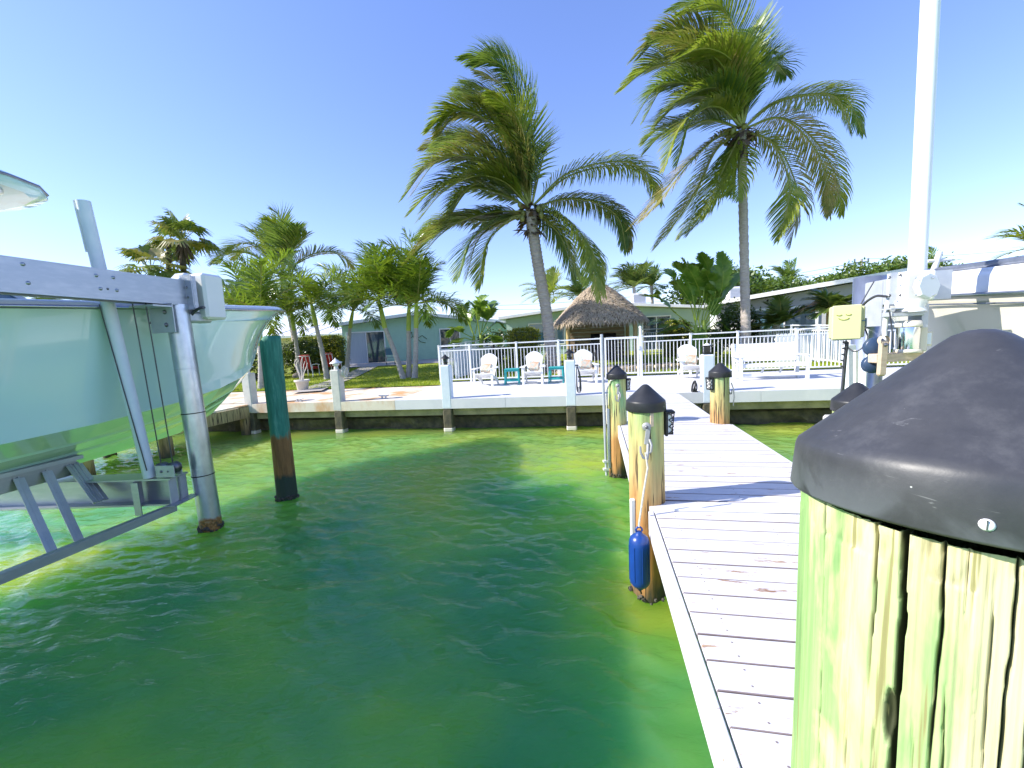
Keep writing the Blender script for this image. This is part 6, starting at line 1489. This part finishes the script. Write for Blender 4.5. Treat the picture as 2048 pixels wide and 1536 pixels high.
def hedge_box(label, pxa, pxb, Y, h, dep, m, n, size, seed, cat='hedge'):
    a, b_ = yard(pxa, Y), yard(pxb, Y); t = thing('hedge', label, cat, (a + b_) / 2); q = random.Random(seed); w_ = (b_ - a).length
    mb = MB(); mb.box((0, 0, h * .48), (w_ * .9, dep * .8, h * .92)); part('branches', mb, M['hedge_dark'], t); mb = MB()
    for _ in range(n):
        x, y, z = q.uniform(-w_ / 2, w_ / 2), q.uniform(-dep / 2, dep / 2), q.uniform(0, h); f = q.randrange(4)
        if f == 0: y = -dep / 2
        elif f == 1: z = h
        elif f == 2: x = q.choice((-1, 1)) * w_ / 2
        else: y = -dep / 2 + .03
        rr_ = .07; x += q.gauss(0, rr_); y += q.gauss(0, rr_); z += q.gauss(0, rr_ * .7); 
        # rounded shoulders
        if abs(x) > w_ / 2 - .2 and z > h - .25: z -= .1
        p = Vector((x, y, max(0, z))); aa = Vector((q.gauss(0, 1), q.gauss(0, 1), q.gauss(0, 1))).normalized(); bb = aa.cross(Vector((q.gauss(0, 1), q.gauss(0, 1), 1))).normalized(); s = size * q.uniform(.6, 1.3)
        mb.add([p - aa * s * .5, p + bb * s * .35, p + aa * s * .5, p - bb * s * .35], [(0, 1, 2, 3)])
    part('foliage', mb, M[m], t); return t
hedge_box('clipped yellow green hedge block left of the tiki hut', 1020, 1078, 18.5, 1.75, .9, 'hedge', 5200, .075, 51)
hedge_box('yellow green hedge left of the teal house', 615, 690, 24, 1.9, 1.0, 'hedge', 4200, .10, 52); hedge_box('yellow green hedge showing at the banana plant foot', 1330, 1375, 19.5, 1.7, .8, 'hedge', 2600, .08, 53)
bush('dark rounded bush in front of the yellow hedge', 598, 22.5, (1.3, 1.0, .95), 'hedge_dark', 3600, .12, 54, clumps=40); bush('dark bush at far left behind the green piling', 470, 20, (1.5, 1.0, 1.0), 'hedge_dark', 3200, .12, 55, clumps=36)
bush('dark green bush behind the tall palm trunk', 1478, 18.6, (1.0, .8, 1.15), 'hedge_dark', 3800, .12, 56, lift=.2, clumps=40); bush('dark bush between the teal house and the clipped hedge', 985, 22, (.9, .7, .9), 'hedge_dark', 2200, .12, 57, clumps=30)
bush('low green shrubs along the back railing by the grey house', 1590, 19, (2.2, .5, .6), 'tree_leaf', 3000, .10, 58, clumps=50); bush('small green shrub right of the banana plant', 1420, 18.4, (.8, .6, .7), 'tree_leaf', 1800, .11, 59, clumps=24)
bush('low border of light green plants behind the gate lawn', 1340, 16.2, (1.6, .3, .18), 'grass', 1500, .09, 60)
def tree(label, px, Y, cx, cy, rad, m, n, size, seed, clumps=60):
    g = yard(px, Y); t = thing('tree', label, 'tree', g, 0, 'leafy trees beyond the houses'); c = at(cx, cy, Y) - g; q = random.Random(seed)
    mb = MB().tube([(0, 0, 0), Vector((c.x * .4, c.y * .4, c.z * .5)), c], [.22, .16, .08], 8)
    for k in range(5): a = k * 1.3; mb.tube([Vector((c.x * .4, c.y * .4, c.z * .5)), c + Vector((math.cos(a) * rad[0] * .6, math.sin(a) * rad[1] * .6, rad[2] * .3))], [.09, .03], 5)
    part('trunk', mb, M['bark'], t); part('crown', leaf_cloud(c, rad, n, size, q, clumps=clumps), M[m], t)
tree('broad leafy tree behind the banana plant', 1440, 34, 1435, 578, (4.2, 3, 1.9), 'tree_leaf', 8000, .26, 71, 90); tree('wide leafy tree right of the tall palm trunk', 1540, 38, 1535, 588, (4.8, 3, 1.3), 'tree_leaf', 7000, .26, 72, 90)
tree('leafy tree beside the utility pole', 1745, 36, 1755, 556, (3.6, 2.5, 1.6), 'tree_leaf', 6500, .24, 73, 70); tree('leafy tree top left of the cream boat rail', 1840, 38, 1822, 552, (3.2, 2.5, 1.4), 'tree_leaf', 5000, .25, 74, 60)
tree('pale leafy tree behind the grey house roof at right', 1680, 48, 1665, 566, (2.4, 2, .9), 'tree_leaf', 2200, .3, 75, 30)
# banana plants
def banana(label, px, Y, stems, seed):
    g = yard(px, Y); t = thing('banana_plant', label, 'banana plant', g); q = random.Random(seed)
    for (sx, leaves) in stems:
        b0 = yard(sx, Y + q.uniform(-.3, .3)); cr = at(*leaves[0][0], Y); part('stem', MB().tube([b0, b0.lerp(cr, .5), cr], [.14, .12, .07], 10), M['crownshaft'], t, True)
        for pts in leaves:
            W = [at(a, b_, Y + q.uniform(-.8, .8) * (j / (len(pts) - 1))) for j, (a, b_) in enumerate(pts)]; L = sum((W[j + 1] - W[j]).length for j in range(len(W) - 1))
            fa_ = R(q.uniform(25, 70)); face = Vector((math.cos(fa_), -math.sin(fa_), 0)) if abs((W[-1] - W[0]).normalized().z) > .6 else Vector((0, 1, .2)).normalized()
            m_ = M['banana']
            o = part('leaf', frond_mb(W, .38 * min(1.25, L / 1.5), int(22 + L * 6), .15, .22, Vector((-.08, 0, 0)), face, .30, .028, .34, .16, q=q, seg=2, lfun=lambda u: (math.sin(math.pi * min(1, u * .93 + .04)) ** .45)), [m_, M['crownshaft']], t, True)
banana('big banana plant with tall torn leaves right of the tiki hut', 1395, 18.0, [
    (1388, [[(1392, 650), (1378, 600), (1350, 560), (1335, 540)], [(1392, 645), (1385, 590), (1368, 545), (1352, 525)], [(1394, 640), (1400, 590), (1385, 550), (1366, 520)], [(1396, 640), (1408, 580), (1400, 540), (1385, 528)],
            [(1388, 655), (1350, 625), (1320, 598), (1285, 590)], [(1388, 662), (1350, 640), (1325, 640), (1300, 650)], [(1390, 665), (1365, 650), (1340, 660), (1318, 668)]]),
    (1412, [[(1408, 640), (1425, 580), (1415, 535), (1402, 508)], [(1410, 645), (1440, 590), (1446, 545), (1442, 508)], [(1410, 650), (1445, 600), (1462, 570), (1476, 548)], [(1412, 655), (1430, 630), (1425, 600), (1418, 570)],
            [(1414, 660), (1440, 645), (1455, 660), (1462, 680)], [(1406, 665), (1400, 655), (1395, 680), (1392, 700)], [(1408, 650), (1428, 600), (1432, 560), (1428, 535)]]),
    (1398, [[(1400, 655), (1390, 610), (1370, 580), (1345, 565)], [(1402, 650), (1412, 600), (1418, 565), (1412, 545)], [(1398, 668), (1375, 660), (1345, 645), (1322, 655)]])], 81)
banana('smaller banana plant in front of the teal house', 950, 20.0, [
    (946, [[(948, 672), (935, 640), (925, 618), (935, 608)], [(950, 668), (958, 630), (962, 605), (966, 592)], [(946, 676), (925, 665), (910, 655), (898, 672)], [(944, 680), (925, 676), (908, 690), (902, 712)], [(948, 672), (940, 645), (945, 625), (955, 615)]]),
    (962, [[(962, 670), (975, 640), (982, 618), (988, 602)], [(964, 674), (980, 655), (995, 645), (1008, 655)], [(962, 668), (968, 635), (975, 620), (985, 615)], [(966, 680), (985, 672), (1000, 690)], [(960, 672), (955, 640), (950, 620), (940, 605)]])], 82)
# rocks and plants at far left
q = random.Random(90)
for k, (px, Y, r_, lab) in enumerate(((446, 15.4, .36, 'large pale boulder at the lawn edge below the bow'), (472, 19.0, .28, 'brown rock nearest the boat bow'), (486, 19.6, .24, 'reddish rock left of the small palm trunk'), (500, 20.2, .30, 'grey rock behind the leftmost quay post'), (596, 20.0, .2, 'pinkish rock right of the green piling'), (512, 20.8, .22, 'small rock at the foot of the far left bush'))):
    g = yard(px, Y); mb = MB().ball((0, 0, r_ * .5), r_, 12, sq=(1.25, 1, .8))
    mb.v = [tuple(Vector(v) * (1 + .22 * mnoise.noise(Vector(v) * 3.1 + Vector((k * 7, 0, 0))))) for v in mb.v]; mb.sm = [False] * len(mb.sm)
    o = part('rock', mb, M['rock']); o.location = g; tag(o, lab, 'rock', 'rocks around the left planting')
for k, (px, Y) in enumerate(((455, 20.5), (540, 20.5))): bush(('low mixed flower bed behind the rocks', 'small shrub between the piling and the hedge')[k], px, Y, (.9, .5, .4), 'hedge', 900, .09, 95 + k, clumps=20)
